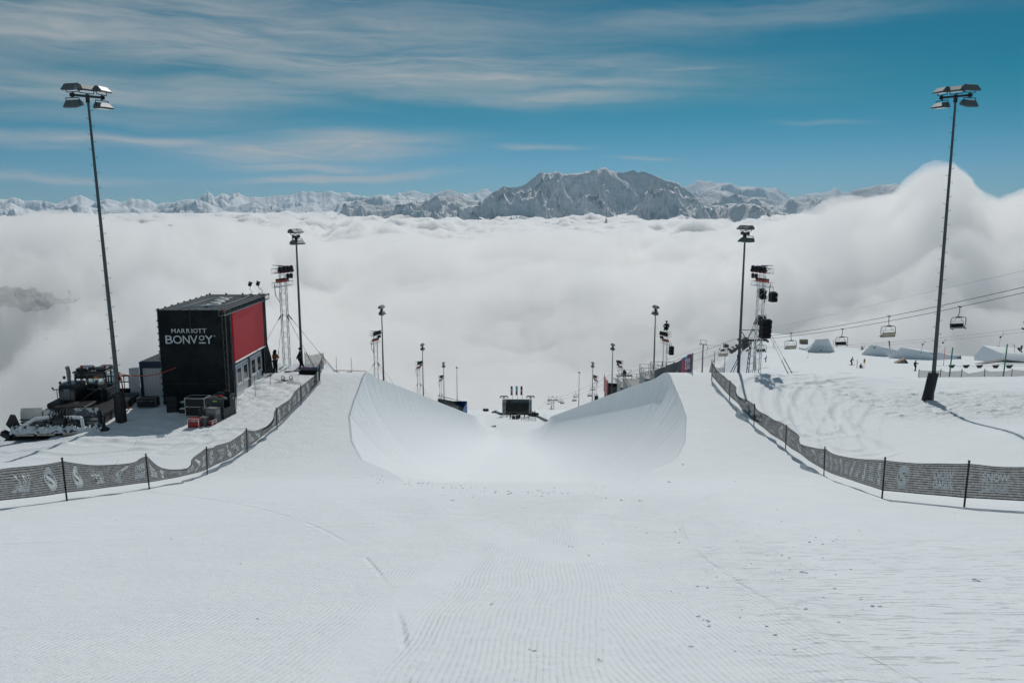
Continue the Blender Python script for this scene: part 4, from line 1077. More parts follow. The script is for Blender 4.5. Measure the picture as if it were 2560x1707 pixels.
# orange power cable from the tower to the mast
t = MB(); a = at(441, 918, 49.0); b_ = at(298, 934, 46.3); pts = []
for k in range(21): f = k/20; p = a.lerp(b_, f); p.z -= .32*math.sin(math.pi*f); pts.append(p)
t.path(pts, .028, 6); pts = [b_+Vector((0, -.05, 0))]
for u, v in ((302, 945), (305, 962), (309, 985), (312, 1002), (318, 1008), (322, 1022), (312, 1034), (314, 1048), (318, 1058)): pts.append(at(u, v, 45.75))
t.path(pts, .03, 6); t.path([p+Vector((.05, -.05, .06)) for p in pts[:5]]+[at(308, 1012, 45.7), at(311, 1018, 45.7)], .022, 6)
o = t.build('power_cable', ORANGE, None, True); tag(o, 'orange power cable strung from the black tower to the mast and coiled down its pad', 'cable')

# ================================================================== snow groomer
gp = Vector((-25.85, 47.4, 0)); gp.z = gz(gp.x, gp.y)-.08
gr = thing('snow_groomer', 'black snow groomer seen from behind, tiller caked with snow, left of a tall mast', 'snow groomer', gp, R(4.5)); gr.scale = (.9, .92, 1.0)
CABP = simple('groomer_black', (.012, .015, .018), .28, 0, .3, 2, .5, coat=.3)
for sx in (-1, 1):
    m = MB(); W = 1.45; xc = sx*1.38; n = 0; loop = []
    for k in range(13): a_ = math.pi*(.5+k/12); loop.append((-2.75+.42*math.cos(a_), .45+.42*math.sin(a_)))
    for k in range(13): a_ = math.pi*(-.5+k/12); loop.append((2.75+.42*math.cos(a_), .45+.42*math.sin(a_)))
    loop = [(y, z) for y, z in loop]
    inn = [(y*.985, .45+(z-.45)*.9) for y, z in loop]
    m.prism(loop, 0, xc-W/2, xc+W/2); tr = m.build('track', simple('track_belt', (.05, .052, .055), .75, 0, .3, 5), gr)
    m = MB(); L = []; per = 0
    P_ = loop+[loop[0]]
    for (y0, z0), (y1, z1) in zip(P_[:-1], P_[1:]):
        d = math.hypot(y1-y0, z1-z0); k = max(1, round(d/.2))
        for i in range(k if d > .3 else (1 if (per := per+d) > .19 else 0)):
            per = 0; f = (i+.5)/k; y, z = y0+(y1-y0)*f, z0+(z1-z0)*f; a_ = math.atan2(z1-z0, y1-y0)
            m.box((xc, y, z), (W+.14, .045, .14), Matrix.Rotation(a_, 3, 'X'))
    m.build('cleats', simple('cleat_metal', (.20, .205, .21), .5, .4, .3, 6), tr)
    for k in range(6):
        w = MB(); y = -2.55+1.02*k; w.tube((xc+sx*(W/2-.02), y, .42), (xc+sx*(W/2+.06), y, .42), .33, 14); w.build('road_wheel', BLACK, tr)
m = MB(); m.span((-.62, -3.0, .45), (.62, 3.1, 1.05), .08); m.span((-.66, -1.9, 1.0), (.66, .3, 1.12), .03); m.span((-1.0, -2.9, 1.05), (1.0, -1.2, 1.35), .06); m.build('chassis', BLACK, gr)
m = MB(); m.span((-1.7, -2.2, 1.12), (-.9, -.3, 1.42), .06); m.build('tool_box', simple('brown_box', (.03, .025, .02), .6), gr)
# engine housing with intake stack, left of the rear window
m = MB(); m.prism([(-1.35, 1.05), (-1.35, 2.05), (-1.2, 2.32), (-.55, 2.38), (.35, 2.3), (.35, 1.05)], 0, -1.28, -.28); m.build('engine_cover', CABP, gr, True)
m = MB(); m.span((-.95, -1.385, 1.45), (-.55, -1.352, 2.1), .01); m.build('intake_grille', LAMPBODY, gr)
m = MB(); m.tube((-.92, -.55, 2.2), (-.92, -.55, 2.75), .11, 12); m.path([(-.92, -.55, 2.7), (-.92, -.55, 3.05), (-.97, -.58, 3.32)], .13, 12); m.build('exhaust_stack', GALV, gr, True)
# cab
cw, cz0, cz1 = 1.05, 1.05, 2.72
m = MB(); body = [(.30, cz0), (.30, 1.72), (.34, 1.72), (.34, cz0)]
def cabpt(x, y, z): return (x, y, z)
Yb, Yf = .35, 2.25
for x in (-cw, cw-.09):
    for y0, y1, yt0, yt1 in ((Yb, Yb+.12, Yb+.12, Yb+.24), (1.25, 1.33, 1.28, 1.36), (Yf-.1, Yf, Yf-.45, Yf-.35)):
        m.add([(x, y0, 1.7), (x+.09, y0, 1.7), (x+.09, y1, 1.7), (x, y1, 1.7), (x, yt0, cz1), (x+.09, yt0, cz1), (x+.09, yt1, cz1), (x, yt1, cz1)], [(3, 2, 1, 0), (4, 5, 6, 7), (0, 1, 5, 4), (1, 2, 6, 5), (2, 3, 7, 6), (3, 0, 4, 7)])
m.span((-cw, Yb, cz0), (cw, Yb+.1, 1.72), .03); m.span((-cw, Yb+.1, cz0), (-cw+.09, Yf, 1.70), .02); m.span((-cw, Yf-.1, cz0), (cw, Yf+.25, 1.70), .05); m.span((-cw+.09, Yb+.1, cz0), (cw-.09, Yf-.1, 1.15))
m.span((-cw+.09, Yb+.02, 2.38), (cw-.09, Yb+.2, cz1), .02)
cab = m.build('cab', CABP, gr)
m = MB(); m.span((-cw-.05, Yb-.1, cz1), (cw+.05, Yf-.2, cz1+.12), .05); m.span((-cw+.05, Yb+.2, cz1+.12), (-.2, Yf-.5, cz1+.27), .06); m.span((.3, Yb+.2, cz1+.12), (cw-.02, Yf-.5, cz1+.30), .06)
rf = m.build('cab_roof', CABP, cab, True)
for x in (-.72, .82): m = MB(); m.tube((x, .9, cz1+.26), (x, .9, cz1+.40), .09, 12, .08); m.build('beacon', simple('red_beacon', (.6, .03, .015), .3), rf, True)
for x in (-.05, .22): m = MB(); m.ball((x, .6, cz1+.26), .10); m.tube((x, .6, cz1+.1), (x, .6, cz1+.2), .03); m.build('work_lamp', BLACK, rf, True)
PANE, nt = newmat('cab_glass'); g = G(nt); x_ = g.n('ShaderNodeMixShader', ins={0: .24, 1: g.n('ShaderNodeBsdfTransparent', ins={0: (.78, .88, .88, 1)}).outputs[0], 2: g.n('ShaderNodeBsdfGlossy', ins={'Color': (.8, .85, .85, 1), 'Roughness': .05}).outputs[0]}); g.out(x_.outputs[0])
m = MB(); m.span((-.25, Yb+.03, 1.74), (cw-.12, Yb+.05, 2.36)); m.build('rear_window', PANE, cab)
m = MB(); m.span((cw-.06, Yb+.26, 1.72), (cw-.035, 1.24, 2.62)); m.span((cw-.06, 1.36, 1.72), (cw-.035, Yf-.42, 2.62)); m.build('side_window', PANE, cab)
m = MB(); m.span((cw-.075, Yb+.13, cz0+.05), (cw-.002, Yf-.12, 1.70), .02); dr = m.build('cab_door', simple('door_grey', (.09, .10, .105), .35), cab); m = MB(); m.span((cw+.0, .6, 1.5), (cw+.03, .82, 1.54)); m.build('handle', ALU, dr)
for x in (.3, .75): m = MB(); m.span((x-.2, .6, 1.5), (x+.2, .72, 2.02), .06); m.ball((x, .66, 2.14), .12, sc=(1.1, .6, .9)); m.build('seat', BLACK, cab, True)
m = MB(); m.span((.25, Yb-.012, 2.44), (.62, Yb+.018, 2.53)); m.build('amber_sign', AMBER, cab)
for z, c in ((2.30, REDP), (2.16, AMBER), (2.02, REDP)): m = MB(); m.tube((.95, Yb-.02, z), (.95, Yb+.02, z), .045, 8); m.build('tail_lamp', c, cab)
m = MB(); m.span((cw+.28, 1.7, 1.95), (cw+.42, 1.78, 2.5), .03); m.tube((cw-.05, 1.75, 2.5), (cw+.35, 1.75, 2.45), .02); m.build('mirror', BLACK, cab)
m = MB()
for x in (-1.55, -1.15): m.tube((x, -1.0, 1.1), (x, -1.0, 2.05), .025)
m.tube((-1.75, -1.0, 2.0), (-1.0, -1.0, 2.05), .03); m.tube((-1.75, -1.0, 2.0), (-1.85, -1.0, 2.15), .05); m.tube((-1.45, -.7, 2.05), (-1.45, -.7, 2.3), .025); m.ball((-1.45, -.7, 2.36), .09); m.ball((-1.3, -.4, 2.62), .1); m.box((-1.1, -.2, 2.9), (.2, .14, .12)); m.tube((-1.1, -.2, 2.2), (-1.1, -.2, 2.9), .02)
m.build('light_rail', STEEL, gr, True)
m = MB(); m.path([(.1, -2.1, 1.2), (.55, -1.6, 1.65), (.95, -1.0, 1.95), (1.05, -.6, 2.0)], .025); m.path([(1.25, -.9, 1.15), (1.25, -.9, 1.95), (1.0, -.9, 2.0)], .03); m.build('hand_rail', STEEL, gr, True)
# rounded snow guards behind the tracks
CAMO, nt = newmat('snow_caked_guard'); g = G(nt); P = g.n('ShaderNodeTexCoord').outputs['Object']
n = g.ramp(g.noise(P, 1.7, 5, .6, .6), .47, .53); bs = g.n('ShaderNodeBsdfPrincipled', ins={'Base Color': g.mixc(n, (.075, .095, .11, 1), (.62, .64, .64, 1)), 'Roughness': .6}); g.out(bs.outputs[0])
def guard(x0, x1, y, z0, r, mat, name):
    m = MB(); rows = []
    for k in range(13):
        a_ = math.pi*(.08+.62*k/12); rows.append([(x0+(x1-x0)*i/8, y-r*math.sin(a_), z0+r*1.05-r*1.25*math.cos(a_)-.2) for i in range(9)])
    m.sheet(rows); m.sheet([[(p[0], p[1]+.04, p[2]+.01) for p in r_][::-1] for r_ in rows]); return m.build(name, mat, gr, True)
guard(-2.55, -1.25, -3.0, .35, .75, simple('white_guard', (.60, .59, .55), .5, 0, .1, 2), 'snow_guard'); guard(-1.2, -.35, -3.0, .35, .68, CAMO, 'snow_guard'); guard(.25, 2.15, -3.0, .35, .72, CAMO, 'snow_guard')
# tiller
CAKED, nt = newmat('caked_tiller'); g = G(nt); P = g.n('ShaderNodeTexCoord').outputs['Object']
n = g.ramp(g.noise(P, 2.6, 6, .6, .8), .38, .45); bs = g.n('ShaderNodeBsdfPrincipled', ins={'Base Color': g.mixc(n, (.035, .04, .043, 1), (.68, .71, .73, 1)), 'Roughness': .7}); g.out(bs.outputs[0])
m = MB()
for k in range(2):
    xa, xb = ((-2.75, -.05), (.05, 2.75))[k]; m.tube((xa, -4.35, .42), (xb, -4.35, .42), .24, 12); m.span((xa, -4.75, .12), (xb, -4.2, .22), .03); m.span((xa, -4.5, .55), (xb, -4.1, .66), .04)
m.tube((-2.6, -3.75, .85), (2.3, -3.75, .95), .035); m.tube((-2.6, -3.75, .68), (2.3, -3.8, .72), .03); m.tube((0, -4.2, .6), (0, -3.0, .9), .12); m.box((0, -4.1, .78), (.7, .5, .35), None, .06)
ti = m.build('tiller', STEEL, gr, True)
m = MB(); rr = random.Random(5); rows = []
for i in range(61):
    x = -2.7+5.4*i/60; rows.append([(x, -4.9+.95*k/10, .12+.52*math.sin(math.pi*min(1, .12+k/10*.75))*(.75+.45*rr.random())) for k in range(11)])
m.sheet([list(r_) for r_ in rows][::-1]); m.build('caked_snow', CAKED, ti, True)
m = MB()
for a_, b_ in (((-2.3, -4.5, .55), (-.5, -3.9, 1.02)), ((.2, -4.0, 1.0), (1.35, -4.3, 1.05)), ((1.35, -4.3, 1.05), (1.6, -4.6, .45))): m.path([a_, ((a_[0]+b_[0])/2, (a_[1]+b_[1])/2, max(a_[2], b_[2])), b_], .10, 8)
m.build('snowy_link', CAKED, ti, True)
m = MB(); m.add([(-3.0, -5.0, .0), (2.9, -5.0, .06), (2.9, -4.55, .2), (-2.75, -4.55, .2), (-3.0, -5.0, -.04), (2.9, -5.0, .02), (2.9, -4.55, .14), (-2.75, -4.55, .14)], [(0, 1, 2, 3), (7, 6, 5, 4), (0, 4, 5, 1), (1, 5, 6, 2), (3, 2, 6, 7), (0, 3, 7, 4)])
m.build('finisher_flap', RUBBER, ti)
for k in range(4): m = MB(); x = -2.3+1.25*k+.3*(k > 1); m.tube((x, -4.88, .25), (x+1.05, -4.9, .25), .06, 8); m.build('spring_tube', BEIGE, ti, True)
m = MB(); m.add([(-2.75, -4.2, .2), (-3.15, -4.35, .75), (-2.75, -4.45, 1.35), (-2.5, -4.4, 1.3), (-2.35, -4.2, .55)], [(0, 1, 2, 3, 4)]); m.add([(-2.75, -4.16, .2), (-3.15, -4.31, .75), (-2.75, -4.41, 1.35), (-2.5, -4.36, 1.3), (-2.35, -4.16, .55)], [(4, 3, 2, 1, 0)]); m.build('side_flap', RUBBER, ti)
m = MB(); m.box((-2.95, -4.7, .25), (.6, .5, .3), Matrix.Rotation(.5, 3, 'Y'), .05); m.build('side_flap', RUBBER, ti, True); m = MB(); m.box((2.85, -4.5, .32), (.5, .45, .35), Matrix.Rotation(-.4, 3, 'Y'), .12); m.build('side_flap', RUBBER, ti, True); m = MB(); m.box((2.45, -4.1, .75), (.16, .3, 1.3), Matrix.Rotation(-.1, 3, 'Y'), .03); m.build('side_flap', RUBBER, ti, True)
m = MB()
for k in range(6):
    x = -.5+.16*k; m.path([(x, -4.1, .8), (x-.12+.05*k, -4.15, 1.25), (x+.02, -3.8, 1.45+.04*(k % 3)), (x+.1, -3.2, 1.1)], .035, 6)
m.build('hydraulic_hose', RUBBER, gr, True)
# blade
m = MB(); rows = []
for k in range(9):
    a_ = R(-50+100*k/8); rows.append([(x, 4.35-.25*math.cos(a_)+abs(x)*.10*(abs(x) > 1.9), .55+.55*math.sin(a_)) for x in (-2.2, -1.7, -1, 0, 1, 1.7, 2.2)])
m.sheet(rows); m.sheet([[(p[0], p[1]-.05, p[2]) for p in r_][::-1] for r_ in rows])
for k in range(13): m.span((-2.2+.36*k, 4.05, 1.0), (-2.15+.36*k, 4.1, 1.82))
m.span((-2.25, 4.04, 1.78), (2.25, 4.11, 1.86)); m.span((-2.25, 4.04, 1.38), (2.25, 4.11, 1.44)); m.span((-2.3, 3.95, .3), (2.3, 4.08, .42)); m.span((-2.3, 3.95, .85), (2.3, 4.08, .97))
for x in (-.5, .5): m.span((x-.1, 2.9, .5), (x+.1, 4.1, .7))
m.build('blade', BLACK, gr)
# ================================================================== fences
def net_mat(name, col, clear):
    m, nt = newmat(name); g = G(nt); P = g.n('ShaderNodeTexCoord').outputs['Object']
    n = g.noise(P, 9, 4, .7)
    d = g.n('ShaderNodeBsdfDiffuse', ins={'Color': tuple(col)+(1,)}); t = g.n('ShaderNodeBsdfTransparent')
    x = g.n('ShaderNodeMixShader', ins={0: g.ramp(n, .25, .75, 1-clear-.09, 1-clear+.09), 1: t.outputs[0], 2: d.outputs[0]})
    g.out(x.outputs[0]); return m
NET = net_mat('net_mesh', (.045, .05, .05), .30); BAND = net_mat('net_band', (.012, .013, .014), .02); NETPRINT = net_mat('net_print', (.66, .70, .71), .10)
GREYNET = net_mat('grey_net', (.16, .15, .145), .50); PALENET = net_mat('pale_net', (.42, .42, .41), .62)
_S = text_mesh('S', 1, .035)
def fence(name, label, bases, hi, lo, sags, side, logos, seed, nb=13, netm=(NET, BAND), postr=.026, group=None, posth=1.27):
    t = thing(name, label, 'fence', bases[0], 0, group); O = Vector(bases[0]); rn = random.Random(seed)
    B = [Vector(b)-O for b in bases]
    for k, b in enumerate(B):
        m = MB(); ln = Vector((rn.uniform(-.05, .05), rn.uniform(-.05, .05), posth)); m.tube(b+Vector((0, 0, -.25)), b+ln, postr, 8); m.tube(b+ln, b+ln+Vector((0, 0, .03)), postr*1.35, 8); m.build('post', BLACK, t, True)
    s_run = 0.0
    for k in range(len(B)-1):
        a, b = B[k], B[k+1]; L = (b-a).length; nrm = Vector((-(b-a).y, (b-a).x, 0)).normalized()*side
        st, sb = sags[k % len(sags)]; ph = rn.uniform(0, 9); wr = .05+.10*(st > .12)
        def surf(f, h, off=0.0):
            p = a.lerp(b, f); q = 4*f*(1-f)
            zlo = lo-sb*q; zhi = hi-st*q*(1+.35*math.sin(f*3+ph))
            z = zlo+(zhi-zlo)*h
            # the net is nailed to the snow line between posts, not to a straight chord
            g0 = gz(p.x+O.x, p.y+O.y)-O.z; p.z = p.z*.35+g0*.65
            w = wr*q*(math.sin(5.2*f+4*h+ph)+.6*math.sin(11*f-7*h+ph*2))*(.4+h)
            return p+Vector((0, 0, z))+nrm*(w+off)
        m = MB(); nu = max(8, int(L/.14)); vs_ = []
        for j in range(nb): vs_ += [j/nb, (j+.30)/nb]
        vs_.append(1.0)
        rows = [[surf(i/nu, h) for i in range(nu+1)] for h in vs_]
        n = nu+1
        m.v = [tuple(p) for r_ in rows for p in r_]
        for j in range(len(vs_)-1):
            for i in range(nu): m.f.append((j*n+i, j*n+i+1, (j+1)*n+i+1, (j+1)*n+i)); m.mi.append(1 if (j % 2 == 0 and nb > 1) else 0)
        panel = m.build('net_panel', list(netm), t, True)
        if nb > 1:
            m = MB(); m.path([surf(i/nu, 1.0) for i in range(nu+1)], .011, 5); m.path([surf(i/nu, 0.0) for i in range(nu+1)], .013, 5); m.build('edge_rope', BLACK, panel)
        if logos:
            H = hi-lo
            n_l = max(1, int((L-.15)/1.0)); isE = (k % 2 == 0)
            for q in range(n_l):
                c = s_run+L*(q+.5)/n_l; isE = not isE; pr = MB()
                sg = flip
                if isE:
                    n_ = 28; ring = [(math.cos(2*math.pi*i/n_), math.sin(2*math.pi*i/n_)) for i in range(n_)]
                    pr.add([surf(min(max((c+sg*x*.215*r_-s_run)/L, 0), 1), .5+y*.40*(r_ if r_ == 1 else r_*.97), .012) for r_ in (1, .86) for x, y in ring], [(i, (i+1) % n_, n_+(i+1) % n_, n_+i) for i in range(n_)])
                    vs = fit(_S[0], -.15, .15, -.31, .31)
                    pr.add([surf(min(max((c+sg*x-s_run)/L, 0), 1), .5+y, .012) for x, y in vs], _S[1])
                else:
                    for word, y0, y1 in (('SNOW', .02, .29), ('LEAGUE', -.29, -.02)):
                        vs, fs = text_mesh(word, 1, .03); vs = fit(vs, -.31, .31, y0, y1)
                        pr.add([surf(min(max((c+sg*x-s_run)/L, 0), 1), .5+y, .012) for x, y in vs], fs)
                pr.build('emblem_print' if isE else 'word_print', NETPRINT, panel)
        s_run += L
    return t
def onward(a, b, n, step):
    """posts that carry a fence on past the edge of the picture"""
    d = (a-b); d.z = 0; d = d.normalized()*step; out = []
    for k in range(n, 0, -1): p = a+d*k; out.append(Vector((p.x, p.y, gz(p.x, p.y))))
    return out
flip = 1
LB = [hit(-190, 1300), hit(168, 1252), hit(374, 1223), hit(518, 1187), hit(618, 1131), hit(693, 1074), hit(753, 1013), hit(800, 960), hit(841, 928)]
LB = onward(LB[0], LB[1], 2, 2.5)+LB
fence('net_fence', 'black banded net fence with white prints curving up the left deck, past the cabins', LB, 1.20, .27, [(.1, 0), (.1, 0), (.20, .02), (.16, .0), (.58, .02), (.24, .02), (.40, .0), (.05, .0), (.12, 0), (.06, 0)], -1, True, 3, group='black printed net fences on both decks')
flip = -1
RB = [hit(2720, 1286), hit(2410, 1267), hit(2205, 1246), hit(2060, 1188), hit(1964, 1122), hit(1885, 1063), hit(1824, 1000), hit(1779, 949), hit(1758, 930), hit(1742, 925)]
flip = -1; RB = onward(RB[0], RB[1], 3, 2.5)+RB
fence('net_fence', 'black banded net fence with white prints climbing the right deck to the colourful banner', RB, 1.20, .27, [(.1, 0), (.1, 0), (.1, 0), (.04, 0), (.06, 0), (.10, 0), (.22, 0), (.16, 0), (.14, 0), (.06, 0), (.03, 0), (.02, 0)], 1, True, 8, group='black printed net fences on both decks')
fence('net_fence', 'thin grey net fence behind the two men, by the end of the left printed fence', [hit(763, 922, 50, 66), hit(808, 924, 50, 66), hit(841, 926, 50, 66), hit(880, 927, 50, 66)], 1.3, .05, [(.18, 0), (.25, 0), (.2, 0)], -1, False, 5, 1, (GREYNET,), .02, posth=1.35)
m = MB(); a, b_ = hit(835, 929, 50, 61), hit(918, 930, 50, 61); m.path([a+Vector((0, 0, .10)), a.lerp(b_, .5)+Vector((0, 0, .12)), b_+Vector((0, 0, .05))], .035, 6); o = m.build('orange_pipe', simple('rust_orange', (.25, .07, .03), .6)); tag(o, 'thin dark orange pipe lying along the crest of the left deck', 'pipe')
fence('net_fence', 'square of grey netting on two posts behind the upper end of the right printed fence', [Vector((17.0, 63, gz(17, 63))), Vector((19.2, 63, gz(19.2, 63)))][::1] if False else [hit(1785, 920, 56, 75), hit(1811, 926, 50, 75)], 1.55, .05, [(.05, 0)], 1, False, 6, 1, (GREYNET,), .03, posth=1.7)
fence('net_fence', 'low grey net fence on dark posts crossing the ski slope behind the right mast', [hit(2296, 944, 85), hit(2350, 943, 85), hit(2403, 943, 85), hit(2461, 942, 85), hit(2529, 941, 85), hit(2600, 940, 85)], 1.0, .02, [(.1, 0), (.25, 0), (.42, 0), (.3, 0), (.15, 0)], 1, False, 7, 1, (GREYNET,), .045, posth=1.1)

# colourful banner at the crest of the right deck
BANN, nt = newmat('banner_colours'); g = G(nt); tc_ = g.n('ShaderNodeTexCoord').outputs['Object']; bx, by, bz = g.xyz(tc_)[:3]
d1 = g.m('SQRT', g.m('ADD', g.m('POWER', g.m('SUBTRACT', by, 2.15), 2.0), g.m('POWER', g.m('MULTIPLY', g.m('SUBTRACT', bz, .95), 1.6), 2.0)))
c = g.mixc(g.ramp(d1, .25, 1.0), (.0, .28, .46, 1), (.16, .03, .13, 1))
c = g.mixc(g.m('MULTIPLY', g.ramp(bz, .0, .55, 1, 0), g.ramp(by, 1.2, 3.4)), c, (.55, .015, .06, 1))
c = g.mixc(g.m('MULTIPLY', g.ramp(by, .0, 1.3, 1, 0), g.ramp(bz, .2, .9, 1, .2)), c, (.0, .10, .16, 1))
bs = g.n('ShaderNodeBsdfPrincipled', ins={'Base Color': c, 'Roughness': .6}); g.out(bs.outputs[0])
NAVY = simple('banner_navy', (.012, .024, .036), .65, 0, .15, 2)
bz0 = Vector((13.25, 57.6, gz(13.25, 57.6)))
bt = thing('banner', 'long printed banner on the right deck crest, colourful at its near end', 'banner', bz0)
def bstrip(y0, y1, mat, name, h0=1.42):
    m = MB(); n = 14; rows = []
    for j in (0, 1):
        rows.append([(.06*math.sin(i*.9), y0+(y1-y0)*i/n, gz(bz0.x, bz0.y+y0+(y1-y0)*i/n)-bz0.z+(.02 if j == 0 else h0)) for i in range(n+1)])
    m.sheet(rows); m.sheet([[(p[0]+.02, p[1], p[2]) for p in r_] for r_ in rows][::-1]); return m.build(name, mat, bt)
bstrip(0, 3.3, BANN, 'colour_panel'); bstrip(3.31, 15, NAVY, 'navy_panel')
pr = MB()
def bput(word, y0, y1, h0, h1):
    vs, fs = text_mesh(word, 1, .03)
    pr.add([(-.085, y1-(x-0)*(1), gz(bz0.x, bz0.y+y1-x)-bz0.z+h) for x, h in fit(vs, 0, y1-y0, h0, h1)], fs)
bput('SNOW', .15, 1.15, .72, 1.1); bput('LEAGUE', .15, 1.15, .28, .66); bput('S', 1.35, 1.85, .3, 1.15); bput('LAAX', 4.2, 5.3, .35, .6); bput('OPEN', 4.2, 5.3, .72, .9) if False else None
pr.build('banner_print', PRINT, bt)
for y in (0, 3.3, 6.5, 9.7): m = MB(); z = gz(bz0.x, bz0.y+y)-bz0.z; m.tube((.06, y, z-.2), (.06, y, z+1.5), .03, 6); m.build('post', BLACK, bt)

# ================================================================== people
def skin_mesh(name, joints, bones, mat, parent, sub_=1):
    """joints: name -> (x, y, z, radius); bones: pairs. One continuous skinned surface."""
    names = list(joints); idx = {n: i for i, n in enumerate(names)}
    me = bpy.data.meshes.new(name); me.from_pydata([joints[n][:3] for n in names], [(idx[a], idx[b]) for a, b in bones], [])
    o = bpy.data.objects.new(name, me); WS.collection.objects.link(o)
    o.modifiers.new('skin', 'SKIN'); o.modifiers['skin'].use_smooth_shade = True; o.modifiers['skin'].branch_smoothing = .3
    for i, n in enumerate(names):
        sv = me.skin_vertices[0].data[i]; r_ = joints[n][3]; sv.radius = (r_, r_) if not isinstance(r_, tuple) else r_; sv.use_root = (i == 0)
    s_ = o.modifiers.new('sub', 'SUBSURF'); s_.levels = sub_; s_.render_levels = sub_
    nm = evaluated(o)
    bpy.data.objects.remove(o); bpy.data.meshes.remove(me)
    nm.name = name; nm.materials.clear(); nm.materials.append(mat); nm.shade_smooth()
    r_ = bpy.data.objects.new(name, nm); COL.objects.link(r_)
    if parent is not None: r_.parent = parent
    return r_
def cloth_col(c, nm): return simple(nm, c, .8, 0, .15, 9, .15)
JK = {k: cloth_col(c, 'jacket_'+k) for k, c in {'black': (.012, .013, .015), 'brown': (.16, .062, .022), 'grey': (.20, .21, .22), 'dark': (.03, .033, .04), 'navy': (.015, .02, .04)}.items()}
PB = dict(hipL=(-.09, 0, .92, .095), hipR=(.09, 0, .92, .095), kneeL=(-.11, .03, .50, .062), kneeR=(.11, .03, .50, .062), ankL=(-.12, -.01, .09, .042), ankR=(.12, -.01, .09, .042), toeL=(-.13, .16, .04, .036), toeR=(.13, .16, .04, .036),
          pel=(0, 0, .97, .13), bel=(0, 0, 1.12, .125), che=(0, -.01, 1.32, .145), nek=(0, 0, 1.49, .055), shL=(-.18, 0, 1.42, .062), shR=(.18, 0, 1.42, .062), elL=(-.25, -.02, 1.14, .046), elR=(.25, -.02, 1.14, .046), wrL=(-.24, .08, .90, .032), wrR=(.24, .08, .90, .032),
          haL=(-.235, .11, .82, .034), haR=(.235, .11, .82, .034), jaw=(0, .025, 1.565, .070), cro=(0, .01, 1.66, .098), top=(0, 0, 1.735, .072))
BONES = [('pel', 'bel'), ('bel', 'che'), ('che', 'nek'), ('nek', 'jaw'), ('jaw', 'cro'), ('cro', 'top'), ('che', 'shL'), ('shL', 'elL'), ('elL', 'wrL'), ('wrL', 'haL'), ('che', 'shR'), ('shR', 'elR'), ('elR', 'wrR'), ('wrR', 'haR'),
         ('pel', 'hipL'), ('hipL', 'kneeL'), ('kneeL', 'ankL'), ('ankL', 'toeL'), ('pel', 'hipR'), ('hipR', 'kneeR'), ('kneeR', 'ankR'), ('ankR', 'toeR')]
